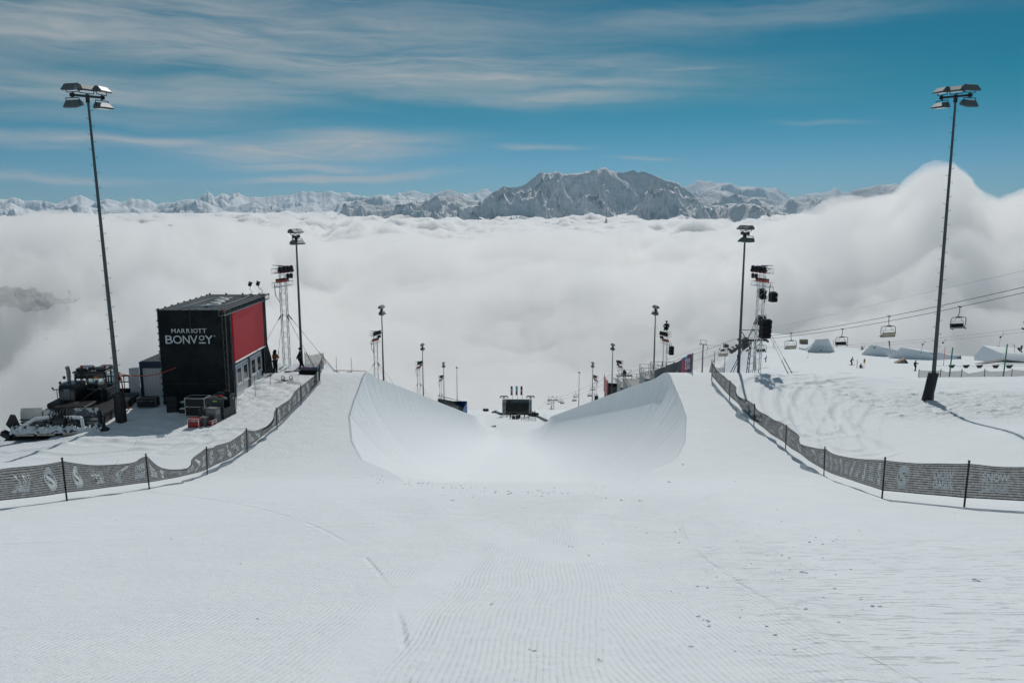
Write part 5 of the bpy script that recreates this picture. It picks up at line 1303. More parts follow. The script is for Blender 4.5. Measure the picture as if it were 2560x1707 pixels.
def person(label, loc, rz, pose=None, jacket='black', legs='black', hat='black', hood=False, fingers=False, group='people on the snow', flipM=None, scale=1.0, beard=False):
    J = {k: list(v) for k, v in PB.items()}
    for k, v in (pose or {}).items():
        J[k] = list(v)+([J[k][3]] if len(v) == 3 else [])
    t = thing('person', label, 'person', loc, rz, group)
    if flipM is not None: t.rotation_euler = flipM
    t.scale = (scale,)*3
    JJ = {k: tuple(v) for k, v in J.items()}; bones = list(BONES)
    if fingers:
        for sd in 'LR':
            h = Vector(JJ['ha'+sd][:3]); w = Vector(JJ['wr'+sd][:3]); d = (h-w).normalized(); s_ = d.orthogonal().normalized(); u_ = d.cross(s_)
            if sd == 'R': s_ = -s_
            for i in range(4):
                b0 = h+s_*(.033-.022*i); n0, n1, n2 = f'f{sd}{i}a', f'f{sd}{i}b', f'f{sd}{i}c'; ln = (.034, .039, .036, .028)[i]
                JJ[n0] = tuple(b0+d*.02)+(.0095,); JJ[n1] = tuple(b0+d*(.02+ln)+u_*.010)+(.009,); JJ[n2] = tuple(b0+d*(.02+ln*1.6)+u_*.032)+(.008,)
                bones += [('ha'+sd, n0), (n0, n1), (n1, n2)]
            JJ['t'+sd+'a'] = tuple(h+s_*.045-d*.025+u_*.01)+(.011,); JJ['t'+sd+'b'] = tuple(h+s_*.062+d*.012+u_*.025)+(.009,); bones += [('ha'+sd, 't'+sd+'a'), ('t'+sd+'a', 't'+sd+'b')]
    body = skin_mesh('body', JJ, bones, SKIN, t)
    g_ = .026
    JT = {k: JJ[k][:3]+(JJ[k][3]+g_,) for k in ('pel', 'bel', 'che', 'shL', 'shR', 'elL', 'elR', 'wrL', 'wrR')}
    JT['pel'] = JJ['pel'][:3]+(.165,); JT['nek'] = JJ['nek'][:3]+(.075,)
    skin_mesh('jacket', JT, [('bel', 'pel'), ('bel', 'che'), ('che', 'nek'), ('che', 'shL'), ('shL', 'elL'), ('elL', 'wrL'), ('che', 'shR'), ('shR', 'elR'), ('elR', 'wrR')], JK[jacket], t)
    LT = {k: JJ[k][:3]+(JJ[k][3]+.022,) for k in ('pel', 'hipL', 'hipR', 'kneeL', 'kneeR', 'ankL', 'ankR')}
    LT['pel'] = JJ['pel'][:3]+(.14,)
    skin_mesh('trousers', LT, [('pel', 'hipL'), ('hipL', 'kneeL'), ('kneeL', 'ankL'), ('pel', 'hipR'), ('hipR', 'kneeR'), ('kneeR', 'ankR')], JK[legs], t)
    for sd in 'LR':
        a, b = Vector(JJ['ank'+sd][:3]), Vector(JJ['toe'+sd][:3]); m = MB(); m.path([a+Vector((0, 0, .12)), a, a.lerp(b, .35)+Vector((0, 0, -.02)), b], [.07, .066, .062, .05], 8); m.build('boot', BLACK, t, True)
    c = Vector(JJ['cro'][:3]); tp = Vector(JJ['top'][:3]); ax = (tp-Vector(JJ['jaw'][:3])).normalized(); q = ax.to_track_quat('Z', 'Y').to_matrix()
    fw = Vector((JJ['jaw'][0]-JJ['nek'][0], JJ['jaw'][1]-JJ['nek'][1], 0)); fw = fw.normalized() if fw.length > .005 else Vector((0, 1, 0))
    m = MB(); m.ball((0, 0, 0), .115, 12, 8, (1, 1.06, .92))
    m.v = [tuple(c+ax*.045+q @ Vector(p)) for p in m.v if True]
    if not hood:   # beanie: only the upper cap
        keep = [i for i, p in enumerate(m.v) if (Vector(p)-c).dot(ax) > .005]
    if hood: m.ball(c-fw*.05-ax*.05, .135, 10, 7); m.path([c-fw*.06-ax*.05, c-fw*.09-ax*.18, c-fw*.06-ax*.26], [.11, .13, .1], 8)
    m.build('hood' if hood else 'hat', JK[hat], t, True)
    f = MB(); e = c+fw*.098-ax*.02; sd = fw.cross(ax).normalized()
    f.path([e+fw*.0+ax*.01, e+fw*.02-ax*.025, e+fw*.004-ax*.035], [.008, .013, .010], 6); f.build('nose', SKIN, t, True)
    f = MB()
    for s_ in (-1, 1): f.ball(e+sd*.033*s_-fw*.008, .009, 6, 5)
    f.ball(e-ax*.068-fw*.014, .014, 6, 4, (1.3, .5, .4)); f.build('face_marks', DGREY, t)
    if beard: f = MB(); f.ball(c+fw*.055-ax*.10, .052, 8, 6); f.build('beard', DGREY, t, True)
    return t
MENG = 'men standing on the platform by the cabins'
p = hit(689, 934); person('person in a brown jacket and dark hood, looking at a phone beside the cabins', p, R(-115), dict(elL=(-.26, .05, 1.14), elR=(.25, .06, 1.14), wrL=(-.10, .27, 1.20), wrR=(.10, .27, 1.20), haL=(-.05, .31, 1.235), haR=(.05, .31, 1.235), jaw=(0, .06, 1.56), cro=(0, .05, 1.655), top=(0, .03, 1.735)), 'brown', 'black', 'black', True, True, MENG)
ph = MB(); ph.box((0, 0, 0), (.075, .012, .15), Matrix.Rotation(R(-35), 3, 'X')); o = ph.build('phone', BLACK); o.location = p+Matrix.Rotation(R(-115), 3, 'Z') @ Vector((0, .355, 1.27)); tag(o, 'small dark phone held by the person in the brown jacket', 'phone')
p = at(752, 924.5, 61.4); p.z = gz(p.x, p.y); person('person all in black with a cap, hands behind the back, by the mast', p, R(-80), dict(pel=(0, -.04, .95), hipL=(-.09, -.04, .91), hipR=(.09, -.04, .91), kneeL=(-.10, .14, .50), kneeR=(.10, .02, .50), ankL=(-.11, .24, .09), ankR=(.11, -.08, .09), toeL=(-.12, .41, .05), toeR=(.12, .08, .04), che=(0, -.03, 1.32), elL=(-.27, -.16, 1.15), elR=(.27, -.16, 1.15), wrL=(-.12, -.26, .95), wrR=(.12, -.26, .95), haL=(-.06, -.27, .90), haR=(.06, -.27, .90)), 'black', 'black', 'black', False, True, MENG, beard=True)
# things lying on the snow by them
a, b_ = hit(713, 931), hit(783, 936)
m = MB(); m.path([a+Vector((0, 0, .06)), a.lerp(b_, .3)+Vector((0, 0, .08)), b_+Vector((0, 0, .08))], [.05, .09, .10], 8); o = m.build('ski_bag', CLOTH, None, True); tag(o, 'long thin black ski bag on the snow near the person in black', 'bag')
m = MB(); c = hit(772, 936); m.box(c+Vector((0, 0, .17)), (1.35, .5, .36), Matrix.Rotation(R(5), 3, 'Z'), .12); o = m.build('equipment_bag', CLOTH, None, True); tag(o, 'bulky black equipment bag on the snow behind the left printed fence', 'bag')
m = MB(); c = hit(766, 928); q = Matrix.Rotation(R(4), 3, 'Z'); m.box(c+Vector((-.1, 0, .22)), (.9, .3, .22), q, .08); o = m.build('rolled_banner', simple('pink_roll', (.22, .12, .20), .7), None, True); tag(o, 'rolled mauve banner lying on the black equipment bag', 'roll')
m = MB(); m.box(c+Vector((.62, -.05, .24)), (.6, .3, .22), q, .08); o = m.build('rolled_banner', simple('blue_roll', (.05, .14, .30), .6), None, True); tag(o, 'rolled blue banner lying on the black equipment bag', 'roll')
c = hit(719, 952); t = thing('snowboard', 'dark snowboard with upright bindings lying in the snow by the cabins', 'snowboard', c, R(6))
m = MB(); rows = []
for j in (0, 1):
    rows.append([(-.78+1.56*i/20, (-.5+j)*(.29-.05*math.cos((i/20-.5)*math.pi))*min(1, (4*min(i, 20-i)/20+.15)), .04+.12*max(0, abs(i/10-1)-.82)/.18) for i in range(21)])
m.sheet(rows); m.sheet([[(p[0], p[1], p[2]+.012) for p in r_] for r_ in rows][::-1]); m.build('deck', DGREY, t)
for x in (-.28, .26):
    m = MB(); m.box((x, 0, .075), (.16, .3, .05), None, .02); m.path([(x-.09, -.12, .1), (x-.10, -.16, .34), (x, -.18, .40), (x+.10, -.16, .34), (x+.09, -.12, .1)], .026, 6); m.path([(x-.09, .05, .1), (x, .06, .19), (x+.09, .05, .1)], .02, 5); m.build('binding', BLACK, t, True)
# small figures far off
def far_person(label, u, v, rz, pose=None, jk='black', lg='black', dz=0, y=None, **kw):
    p = hit(u, v, 85) if y is None else at(u, v, y); p = Vector((p.x, p.y, p.z+dz)); return person(label, p, rz, pose, jk, lg, group=kw.pop('group', 'skiers and staff far off on the slope'), **kw), p
BEND = dict(kneeL=(-.12, .16, .48), kneeR=(.12, .16, .48), pel=(0, -.10, .88), hipL=(-.09, -.1, .84), hipR=(.09, -.1, .84), che=(0, .08, 1.20), bel=(0, -.02, 1.02), nek=(0, .14, 1.36), shL=(-.18, .1, 1.29), shR=(.18, .1, 1.29), jaw=(0, .18, 1.43), cro=(0, .18, 1.53), top=(0, .17, 1.6), elL=(-.27, .2, 1.08), elR=(.27, .2, 1.08), wrL=(-.25, .38, 1.0), wrR=(.25, .38, 1.0), haL=(-.25, .42, .98), haR=(.25, .42, .98))
SIT = dict(pel=(0, -.1, .22), hipL=(-.1, -.1, .2), hipR=(.1, -.1, .2), bel=(0, -.1, .38), che=(0, -.06, .58), nek=(0, -.02, .74), shL=(-.18, -.05, .67), shR=(.18, -.05, .67), jaw=(0, .02, .81), cro=(0, .02, .91), top=(0, .01, .98), kneeL=(-.13, .32, .42), kneeR=(.13, .32, .42), ankL=(-.13, .62, .10), ankR=(.13, .62, .10), toeL=(-.13, .74, .14), toeR=(.13, .74, .14), elL=(-.28, .08, .45), elR=(.28, .08, .45), wrL=(-.2, .3, .42), wrR=(.2, .3, .42), haL=(-.18, .36, .44), haR=(.18, .36, .44))
def skis(loc, rz, label, n=2, L=1.75, w=.09, poles=False, dz=.02, name='ski', mat=None, group='skis under far-off skiers'):
    for k in range(n):
        m = MB(); x = (-.11+.22*k) if n == 2 else 0; rows = [[(x+(-.5+j)*w, -L*.48+L*i/10, .015+(.09 if i == 10 else (.03 if i == 9 else 0))) for i in range(11)] for j in (0, 1)]
        m.sheet(rows); m.sheet([[(p[0], p[1], p[2]+.02) for p in r_] for r_ in rows][::-1]); o = m.build(name, mat or DGREY); o.location = loc+Vector((0, 0, dz)); o.rotation_euler = (0, 0, rz); tag(o, label, 'ski' if n == 2 else 'snowboard', group if n == 2 else 'snowboards of far-off riders')
t, p = far_person('person on skis in black, standing left of the yellow sign', 2128, 913, R(-80), BEND, scale=1.12); skis(p, R(-80), 'dark ski under the skier left of the yellow sign')
t, p = far_person('person sitting low on the snow between the orange pole and the yellow sign', 2151.6, 921, R(180), SIT, 'dark')
t, p = far_person('person in black walking uphill holding a rope, left of the right tall mast', 2287, 928, R(-70), dict(kneeL=(-.11, .2, .52), ankL=(-.11, .26, .1), toeL=(-.11, .42, .08), ankR=(.11, -.22, .12), toeR=(.11, -.06, .05), elR=(.26, .2, 1.22), wrR=(.2, .42, 1.34), haR=(.2, .46, 1.37)), scale=1.1)
t, p = far_person('person on a snowboard pulled by a lift bar along the skyline', 2154, 875.5, R(-75), BEND, 'brown', dz=-.05); skis(p, R(15), 'dark snowboard under the rider on the skyline', 1, 1.55, .27, name='snowboard')
t, p = far_person('person sitting in the snow with a snowboard, right of the right tall mast', 2400, 897.5, R(80), SIT, 'dark'); skis(p+Vector((-.7, 0, .05)), R(0), 'dark snowboard of the seated rider on the skyline', 1, 1.5, .27, name='snowboard')
t, p = far_person('person in dark clothes standing on the slope left of the near right mast', 1844, 897.6, R(170), None, 'dark')
t, p = far_person('person in a grey jacket and black trousers standing right of the lift trestle', 1913.5, 905, R(-90), BEND, 'grey')
t, p = far_person('person in black behind the grey netting at the end of the right fence', 1784.5, 907, R(180), None, 'black')
# airborne jumper upside down beyond the far green pole
jp = at(2546, 868, 150)
t = person('person caught upside down in mid jump with skis, high right of the far green pole', jp, 0, SIT, 'black', 'black', group='skiers and staff far off on the slope', flipM=(R(150), R(15), R(95)), scale=1.15)
for k in range(2):
    m = MB(); m.box((0, 0, 0), (.09, 1.7, .02)); o = m.build('ski', DGREY); o.location = jp+Vector((-.75+.15*k, .2*k, -.2+.4*k)); o.rotation_euler = (R(65-30*k), R(20), R(20+25*k)); tag(o, 'thin ski of the airborne upside-down jumper', 'ski', 'skis of the jumper')
# climber on the second right truss tower
t_, c_, D_, H_ = RT[1]
person('person in black perched on top of the truss tower behind the right pipe wall', c_+D_*-.5+Vector((.35, 0, H_+.78)), R(160), SIT, 'black', 'black', group='people working on structures', scale=1.25)
# ================================================================== chairlift
def liftx(y):  return float(np.interp(y, [60, 83, 165, 300, 440, 600], [57.6, 55.6, 49.4, 40.2, 22.4, 2]))   # centre line between the two ropes
def on_rope(u, v, side):
    """point of a rope (side -1 left, +1 right) seen at a photograph pixel"""
    d = ray(u, v); d = d/d.y; ys = np.arange(70, 470, .25); f = d.x*ys-np.array([liftx(y)+2.7*side for y in ys])
    k = np.where(np.sign(f[:-1]) != np.sign(f[1:]))[0]
    return d*float(ys[k[0]]) if len(k) else d*150.0
def lift_tower(label, cu, cv, Y, H, s_=1.0, group='lattice trestles of the chairlift'):
    c = at(cu, cv, Y); t = thing('lift_trestle', label, 'lift trestle', (c.x, c.y, c.z-H), R(4), group)
    m = MB()
    for sx in (-1, 1):
        for sy in (-1, 1): m.tube((sx*1.05, sy*.8, -1.5), (sx*.42, sy*.35, H), .085, 5)
        n = 9
        for k in range(n):
            f0, f1 = k/n, (k+1)/n; w = lambda f: 1.05+(.42-1.05)*f; q = lambda f: .8+(.35-.8)*f
            m.tube((sx*w(f0), -q(f0), H*f0), (sx*w(f1), q(f1), H*f1), .04, 4); m.tube((sx*w(f0), q(f0), H*f0), (sx*w(f1), -q(f1), H*f1), .04, 4)
    for k in range(6):
        f = k/6; w = 1.05+(.42-1.05)*f; q = .8+(.35-.8)*f
        for sy in (-1, 1): m.tube((-w, sy*q, H*f), (w, sy*q, H*f), .035, 4)
    m.build('lattice_legs', STEEL, t)
    m = MB(); m.box((0, 0, H+.15), (6.2, .42, .42), None, .05)
    for sx in (-1, 1): m.tube((sx*.45, 0, H-1.6), (sx*2.2, 0, H), .07, 5)
    m.build('cross_beam', STEEL, t)
    for sx in (-1, 1):
        m = MB(); m.box((sx*2.7, 0, H-.02), (.14, 3.4, .18))
        for k in range(6): m.tube((sx*2.7-.06, -1.5+.6*k, H+.16), (sx*2.7+.06, -1.5+.6*k, H+.16), .2, 10)
        m.build('roller_bank', BLACK, t)
        m = MB(); m.tube((sx*1.3, 0, H+.3), (sx*2.75, 0, H+2.3), .085, 5); m.tube((sx*1.3, 0, H+.3), (sx*.12, 0, H+2.3), .085, 5); m.build('hoist_frame', STEEL, t)
        m = MB(); m.span((sx*2.1-.5, .5, H+.75), (sx*2.1+.5, 1.1, H+.83)); m.build('catwalk', BEIGE, t)
    m = MB(); m.tube((-2.9, 0, H+2.32), (2.9, 0, H+2.32), .07, 6); m.box((0, 0, H+2.4), (.3, .3, .25)); m.build('top_beam', STEEL, t)
    return t
LT1 = lift_tower('lattice lift trestle next to the floodlight mast at the right crest', 1882, 852, 165, 9.6)
LT2 = lift_tower('lattice lift trestle behind the red-sided hut on the right pipe wall', 1561, 940, 300, 9.5)
LT3 = lift_tower('most distant lattice lift trestle, right of the dark grandstand', 1382, 1001, 440, 9.2)
for side, lab, ends in ((-1, 'left rope of the chairlift running down to the valley', (2575, 714)), (1, 'right rope of the chairlift running down to the valley', (2575, 728))):
    tops = [on_rope(*ends, side)]
    for T, (cu, cv, Y) in ((LT1, (1882, 852, 165)), (LT2, (1561, 940, 300)), (LT3, (1382, 1001, 440))):
        c = at(cu, cv, Y); tops.append(Vector((liftx(Y)+2.7*side, Y, c.z+.36)))
    tops.append(tops[-1]+(tops[-1]-tops[-2])*.35+Vector((0, 0, -6)))
    pts = []
    for a, b_ in zip(tops[:-1], tops[1:]):
        n = 24; L = (b_-a).length
        for k in range(n): f = k/n; p = a.lerp(b_, f); p.z -= 4*f*(1-f)*L*.010; pts.append(p)
    pts.append(tops[-1]); m = MB(); m.path(pts, .035, 5); o = m.build('lift_rope', STEEL); tag(o, lab, 'cable', 'ropes of the chairlift')
    if side < 0: ROPE_L = pts
    else: ROPE_R = pts
def rope_at(pts, u):
    best = None
    for p, q in zip(pts[:-1], pts[1:]):
        for k in range(12):
            s_ = p.lerp(q, k/12); d = s_.y*CP-s_.z*SP; uu = W0/2+F0*s_.x/d
            if best is None or abs(uu-u) < best[0]: best = (abs(uu-u), s_)
    return best[1]
def make_chair():
    t = thing('lift_chair', '', 'lift chair', (0, 0, 0), 0, 'chairs of the chairlift')
    m = MB(); m.box((0, 0, .02), (.16, .5, .16), None, .03); m.path([(0, 0, .0), (.02, 0, -.6), (-.06, 0, -1.0), (-.10, 0, -1.25)], .05, 6); m.build('grip_arm', STEEL, t, True)
    m = MB(); m.ball((-.08, 0, -1.32), .62, 12, 6, (1.0, .45, .16)); m.build('canopy_plate', STEEL, t, True)
    m = MB()
    for s_ in (-1, 1): m.path([(s_*.35, 0, -1.32), (s_*.95, 0, -1.36), (s_*1.12, 0, -1.5), (s_*1.16, .05, -2.2), (s_*1.05, .1, -2.75), (s_*.95, -.3, -2.85)], .045, 6)
    m.path([(-1.0, .25, -2.2), (1.0, .25, -2.2)], .03, 5); m.build('side_frame', STEEL, t, True)
    m = MB()
    for s_ in (-1, 1): m.path([(s_*.4, 0, -1.4), (s_*.5, .05, -1.75), (s_*.85, .1, -1.9), (s_*.9, .2, -2.5)], .025, 5)
    m.path([(-.85, .15, -1.9), (.85, .15, -1.9)], .02, 5); m.build('safety_bar', GALV, t, True)
    m = MB(); m.box((0, -.08, -2.72), (2.1, .55, .09), Matrix.Rotation(R(-12), 3, 'X'), .03); m.build('seat', BLACK, t)
    m = MB(); m.box((0, .22, -2.42), (2.1, .07, .52), Matrix.Rotation(R(-14), 3, 'X'), .02); bk_ = m.build('backrest', BLACK, t); m = MB()
    for k in range(8): m.box((-.92+.263*k, .27, -2.44), (.17, .02, .46), Matrix.Rotation(R(-14), 3, 'X'))
    m.box((0, .255, -2.44), (2.0, .02, .44), Matrix.Rotation(R(-14), 3, 'X')); m.build('slats', BEIGE, bk_)
    return t
CH = make_chair(); first = True
CHAIRS = [(1978, -1, 'pale-backed lift chair right of the truss tower guy wires, nearest to the snow kicker'), (2106, 1, 'dark-seated lift chair just right of the tall snow kicker'), (2223, -1, 'pale-backed lift chair hanging midway between the kicker and the right tall mast'),
          (2398, 1, 'dark-seated lift chair just right of the tall mast'), (1808, -1, 'pale-backed lift chair above the grey netting at the end of the right fence'), (1905, 1, 'dark-seated lift chair seen through the nearest truss tower and trestle'),
          (1600, -1, 'far lift chair at the edge of the grey platforms behind the right wall'), (1591, 1, 'dark-seated far lift chair sinking behind the right pipe wall'), (1482, -1, 'lift chair behind the lowest right truss tower, upper of two'), (1475, 1, 'dark lift chair behind the lowest right truss tower, lower of two'),
          (1439, -1, 'distant lift chair left of the thin single-lamp mast, upper of two'), (1436, 1, 'dark distant lift chair left of the thin single-lamp mast, lower of two'), (1400, -1, 'distant lift chair right beside the farthest trestle'), (1406, 1, 'distant lift chair just right of another beside the farthest trestle'),
          (1372, -1, 'distant lift chair hanging left of the farthest trestle legs'), (1378, 1, 'dark distant lift chair close below the farthest trestle beam'), (1347, -1, 'lift chair nearest to the grandstand, low against the fog')]
for u, side, lab in CHAIRS:
    c = CH if first else copy_tree(CH); first = False
    c.location = rope_at(ROPE_L if side < 0 else ROPE_R, u); c.rotation_euler = (0, 0, R(14+180) if side < 0 else R(14)); c['label'] = lab

# ================================================================== drag lift on the slope
a, b_ = at(1758, 861, 255), at(2562, 823.5, 150)
def drag_tower(label, c, H, w):
    t = thing('drag_lift_tower', label, 'drag lift tower', (c.x, c.y, c.z-H), R(-20), 'towers of the drag lift')
    m = MB(); m.tube((0, 0, -2), (0, 0, H-.1), .22, 10, .17); m.build('column', STEEL, t, True)
    m = MB(); m.box((0, 0, H), (w, .25, .22), None, .04); m.build('cross_arm', STEEL, t)
    for s_ in (-1, 1):
        m = MB(); m.box((s_*w*.42, 0, H-.05), (.12, 1.6, .14)); 
        for k in range(4): m.tube((s_*w*.42-.05, -.6+.4*k, H+.05), (s_*w*.42+.05, -.6+.4*k, H+.05), .16, 8)
        m.build('roller_bank', BLACK, t)
    m = MB(); m.tube((-w*.22, 0, H), (-w*.42, 0, H+1.35), .06, 5); m.tube((w*.22, 0, H), (w*.42, 0, H+1.35), .06, 5); m.tube((-w*.44, 0, H+1.38), (w*.44, 0, H+1.38), .06, 5); m.build('hoist_frame', STEEL, t)
drag_tower('drag lift tower with a trapezoid frame, rising behind the colourful banner', a, 9, 2.5); drag_tower('drag lift tower with rollers cut off by the right edge of the picture', b_+Vector((1.3, .3, 0)), 9, 3.0)
for k, off in enumerate((0, 1)):
    m = MB(); o_ = Vector((off*1.7-.6, off*-.5, .1-.35*off)); n = 30; m.path([a.lerp(b_, i/n)+o_+Vector((0, 0, -2.0*4*(i/n)*(1-i/n))) for i in range(n+1)]+[b_+o_+Vector((30, -40, 8))], .022, 4); o = m.build('drag_lift_rope', STEEL)
    tag(o, 'thin rope of the drag lift crossing the slope, '+('upper strand' if k == 0 else 'lower strand'), 'cable', 'ropes of the drag lift')
m = MB(); m.path([at(1930, 821, 230), at(2340, 726, 150), at(2600, 668, 120)], .018, 4); o = m.build('guide_wire', STEEL); tag(o, 'very thin wire high above the chairlift ropes', 'cable')
m = MB(); m.path([at(1760, 866, 255), at(1620, 915, 330), at(1480, 960, 420)], .03, 4); o = m.build('guide_wire', STEEL); tag(o, 'very thin wire sloping down left of the drag lift tower', 'cable')
def tbar(label, u, long_):
    f = None; best = 9e9
    for i in range(400):
        p = a.lerp(b_, i/399); p.z -= 2.0*4*(i/399)*(1-i/399); uu = W0/2+F0*p.x/(p.y*CP-p.z*SP)
        if abs(uu-u) < best: best = abs(uu-u); f = p
    t = thing('lift_bar', label, 'lift bar', f, R(-60), 'bars hanging from the drag lift')
    m = MB(); m.path([(0, 0, 0), (.05, 0, -.5), (-.05, 0, -.8), (-.35, 0, -.95)], .03, 5); m.build('hanger', STEEL, t)
    m = MB(); m.ball((-.42, 0, -1.05), .2, 10, 7, (1, .8, 1)); m.build('spring_drum', BLACK, t, True)
    if long_:
        m = MB(); m.path([(-.42, 0, -1.15), (-.5, 0, -2.4), (-.62, 0, -2.9)], .025, 5); m.build('pull_rod', simple('bar_red', (.35, .05, .05), .5), t); m = MB(); m.box((-.66, 0, -2.95), (.6, .12, .08)); m.build('t_bar', simple('bar_blue', (.03, .22, .40), .5), t)
for u, lg, lab in ((1771, True, 'drag lift bar just right of the drag lift tower'), (1802, False, 'short drag lift bar above the grey netting'), (2026, True, 'drag lift bar left of the tall snow kicker'), (2056, False, 'short drag lift bar in front of the tall snow kicker'), (2161, False, 'drag lift bar above the rider on the skyline'), (2190, False, 'short drag lift bar right of the rider on the skyline'),
                   (2311, True, 'red drag lift bar just left of the right tall mast'), (2363, False, 'short drag lift bar just right of the right tall mast'), (2507, True, 'red drag lift bar above the far green pole')): tbar(lab, u, lg)

# ================================================================== snow park on the right slope
def kicker(name, pts_top, base_drop, depth, rot):
    pass
def snow_block(name, label, prof, c, rz, w0, w1, flank):
    """a shaped snow take-off: prof = (distance along, height) from the run-in to the lip; flanks slope down on both sides"""
    m = MB(); rows = []
    for s_, h in prof:
        f = (s_-prof[0][0])/(prof[-1][0]-prof[0][0]); w = w0+(w1-w0)*f
        rows.append([(-w-flank*h, s_, -.6), (-w-flank*h*.45, s_, h*.42), (-w, s_, h), (-w*.5, s_, h), (w*.5, s_, h), (w, s_, h), (w+flank*h*.45, s_, h*.42), (w+flank*h, s_, -.6)])
    m.sheet(rows)
    s_, h = prof[-1]; L = rows[-1]; m.add([(p[0], p[1], p[2]) for p in L]+[(L[0][0], s_-.0, -2), (L[-1][0], s_, -2)], [(0, 1, 2, 3, 4, 5, 6, 7, 9, 8)])
    o = m.build(name, SNOW, None, True); o.location = c; o.rotation_euler = (0, 0, rz); o['kind'] = 'structure'
    for nm in ('rough', 'corduroy', 'wall', 'skid'): vattr(o, nm, np.full(len(o.data.vertices), .1 if nm == 'rough' else 0))
    return o
p = hit(2053, 880, 85); snow_block('snow_kicker', '', [(-9, .2), (-6, .5), (-4, 1.2), (-2.5, 2.2), (-1.2, 3.3), (0, 4.4)], p+Vector((0, 0, -.3)), R(195), 1.7, 2.3, .75)
p = hit(2270, 899, 85); snow_block('snow_kicker', '', [(-16, .3), (-10, 1.2), (-6, 2.2), (0, 3.0)], p+Vector((2, 1, -.4)), R(120), 3.5, 4.0, 1.2)
p = hit(2236, 893, 85); snow_block('snow_kicker', '', [(-9, .3), (-5, 1.4), (0, 2.6)], p+Vector((-3, 5, -.2)), R(110), 2.5, 2.2, 1.3)
p = hit(2500, 906, 85); snow_block('snow_kicker', '', [(-16, .3), (-10, 1.6), (-5, 2.6), (4, 3.0)], p+Vector((4, 3, -.4)), R(80), 4, 6, 1.6)
def boxat(name, label, cat, u, v, size, mat, rz=0, dz=0, group=None):
    p = hit(u, v, 85); m = MB(); m.box((0, 0, size[2]/2+dz), size, None, .04); m.box((0, 0, size[2]+dz+.03), (size[0]*1.04, size[1]*1.04, .06)); o = m.build(name, mat); o.location = p; o.rotation_euler = (0, 0, rz); return tag(o, label, cat, group)
boxat('wooden_hut', 'small brown wooden box on the skyline left of the tall snow kicker', 'box', 2009, 859, (2.4, 1.4, 1.4), WOOD, R(10))
p = hit(2254, 908, 85); t = thing('wooden_ramp', 'small wooden wedge ramp in front of the long snow block', 'ramp', p, R(-20)); m = MB(); m.prism([(-1.6, 0), (1.6, 0), (.5, 1.3)], 1, -1.1, 1.1); m.build('deck', WOOD, t); m = MB(); m.prism([(.6, .05), (1.62, .02), (.55, 1.2)], 1, -1.12, -1.105); m.build('side_panel', BLACK, t)
p = hit(2506, 910, 85); t = thing('park_ramp', 'low dark double ramp on the snow behind the far green pole', 'ramp', p, R(4)); m = MB(); m.add([(-6, 0, .0), (0, -.6, 1.05), (0, 1.2, 1.05), (-6, 1.2, 0), (-6, 0, -.1), (0, -.6, .75), (0, 1.2, .75), (-6, 1.2, -.1)], [(0, 1, 2, 3), (7, 6, 5, 4), (0, 4, 5, 1), (1, 5, 6, 2), (3, 2, 6, 7), (0, 3, 7, 4)]); m.build('left_wing', DGREY, t); m = MB(); m.add([(0.02, -.6, 1.05), (6, 0, .3), (6, 1.2, .3), (.02, 1.2, 1.05), (.02, -.6, .55), (6, 0, .2), (6, 1.2, .2), (.02, 1.2, .55)], [(0, 1, 2, 3), (7, 6, 5, 4), (0, 4, 5, 1), (1, 5, 6, 2), (3, 2, 6, 7), (0, 3, 7, 4)]); m.build('right_wing', BLACK, t)
p = hit(2224, 882, 85); m = MB(); m.tube((0, 0, 0), (-.6, 0, 2.6), .12, 6); m.box((-.35, 0, 1.9), (.18, .5, 1.5), Matrix.Rotation(R(-13), 3, 'Y')); o = m.build('slanted_post', DGREY); o.location = p+Vector((0, 0, 1.4)); tag(o, 'short slanted dark post standing on the long snow block', 'post')
ORP = simple('orange_pole', (.75, .16, .07), .5, 0, .05)
for u, v, h, lab in ((2142, 920, 1.75, 'orange marker pole left of the person sitting low on the snow'), (2285, 885.5, 3.0, 'orange marker pole with a flag on the skyline left of the right tall mast'), (2358.5, 914, 4.2, 'orange marker pole between the right tall mast and the near green pole'), (2083, 869, 2.6, 'orange marker pole behind the dark-seated chair by the kicker'), (1934, 871, 2.6, 'orange marker pole on the slope behind the guy wires')):
    p = hit(u, v, 85); m = MB(); m.tube((0, 0, -.3), (0, 0, h), .06, 6); o = m.build('marker_pole', ORP); o.location = p; tag(o, lab, 'marker pole', 'orange marker poles on the slope')
    if 'flag' in lab: m = MB(); m.box((0, 0, h+.1), (.3, .08, .5)); m.build('flag', ORP, o)
for u, v, h, lab in ((2373, 942, 4.0, 'tall green pole just right of the right tall mast'), (2508, 941, 4.6, 'tall green pole nearest the right edge, in front of the dark ramp')):
    p = hit(u, v, 85); m = MB(); m.tube((0, 0, -.3), (.1, 0, h), .085, 8); m.tube((.1, 0, h), (.1, 0, h+.05), .10, 8); o = m.build('green_pole', GREEN); o.location = p; tag(o, lab, 'pole', 'green poles on the slope')
p = hit(2159.5, 920.5, 85); t = thing('warning_sign', 'small yellow warning sign on a pole among the skiers', 'sign', p, R(8)); m = MB(); m.tube((0, 0, -.2), (0, 0, 1.9), .04, 6); m.build('pole', ORP, t); m = MB(); m.box((0, -.03, 1.5), (.42, .05, .78), None, .02); s_ = m.build('sign_board', simple('sign_yellow', (.55, .33, .05), .5), t); m = MB(); m.box((0, -.06, 1.55), (.10, .01, .38)); m.build('sign_mark', BLACK, s_)
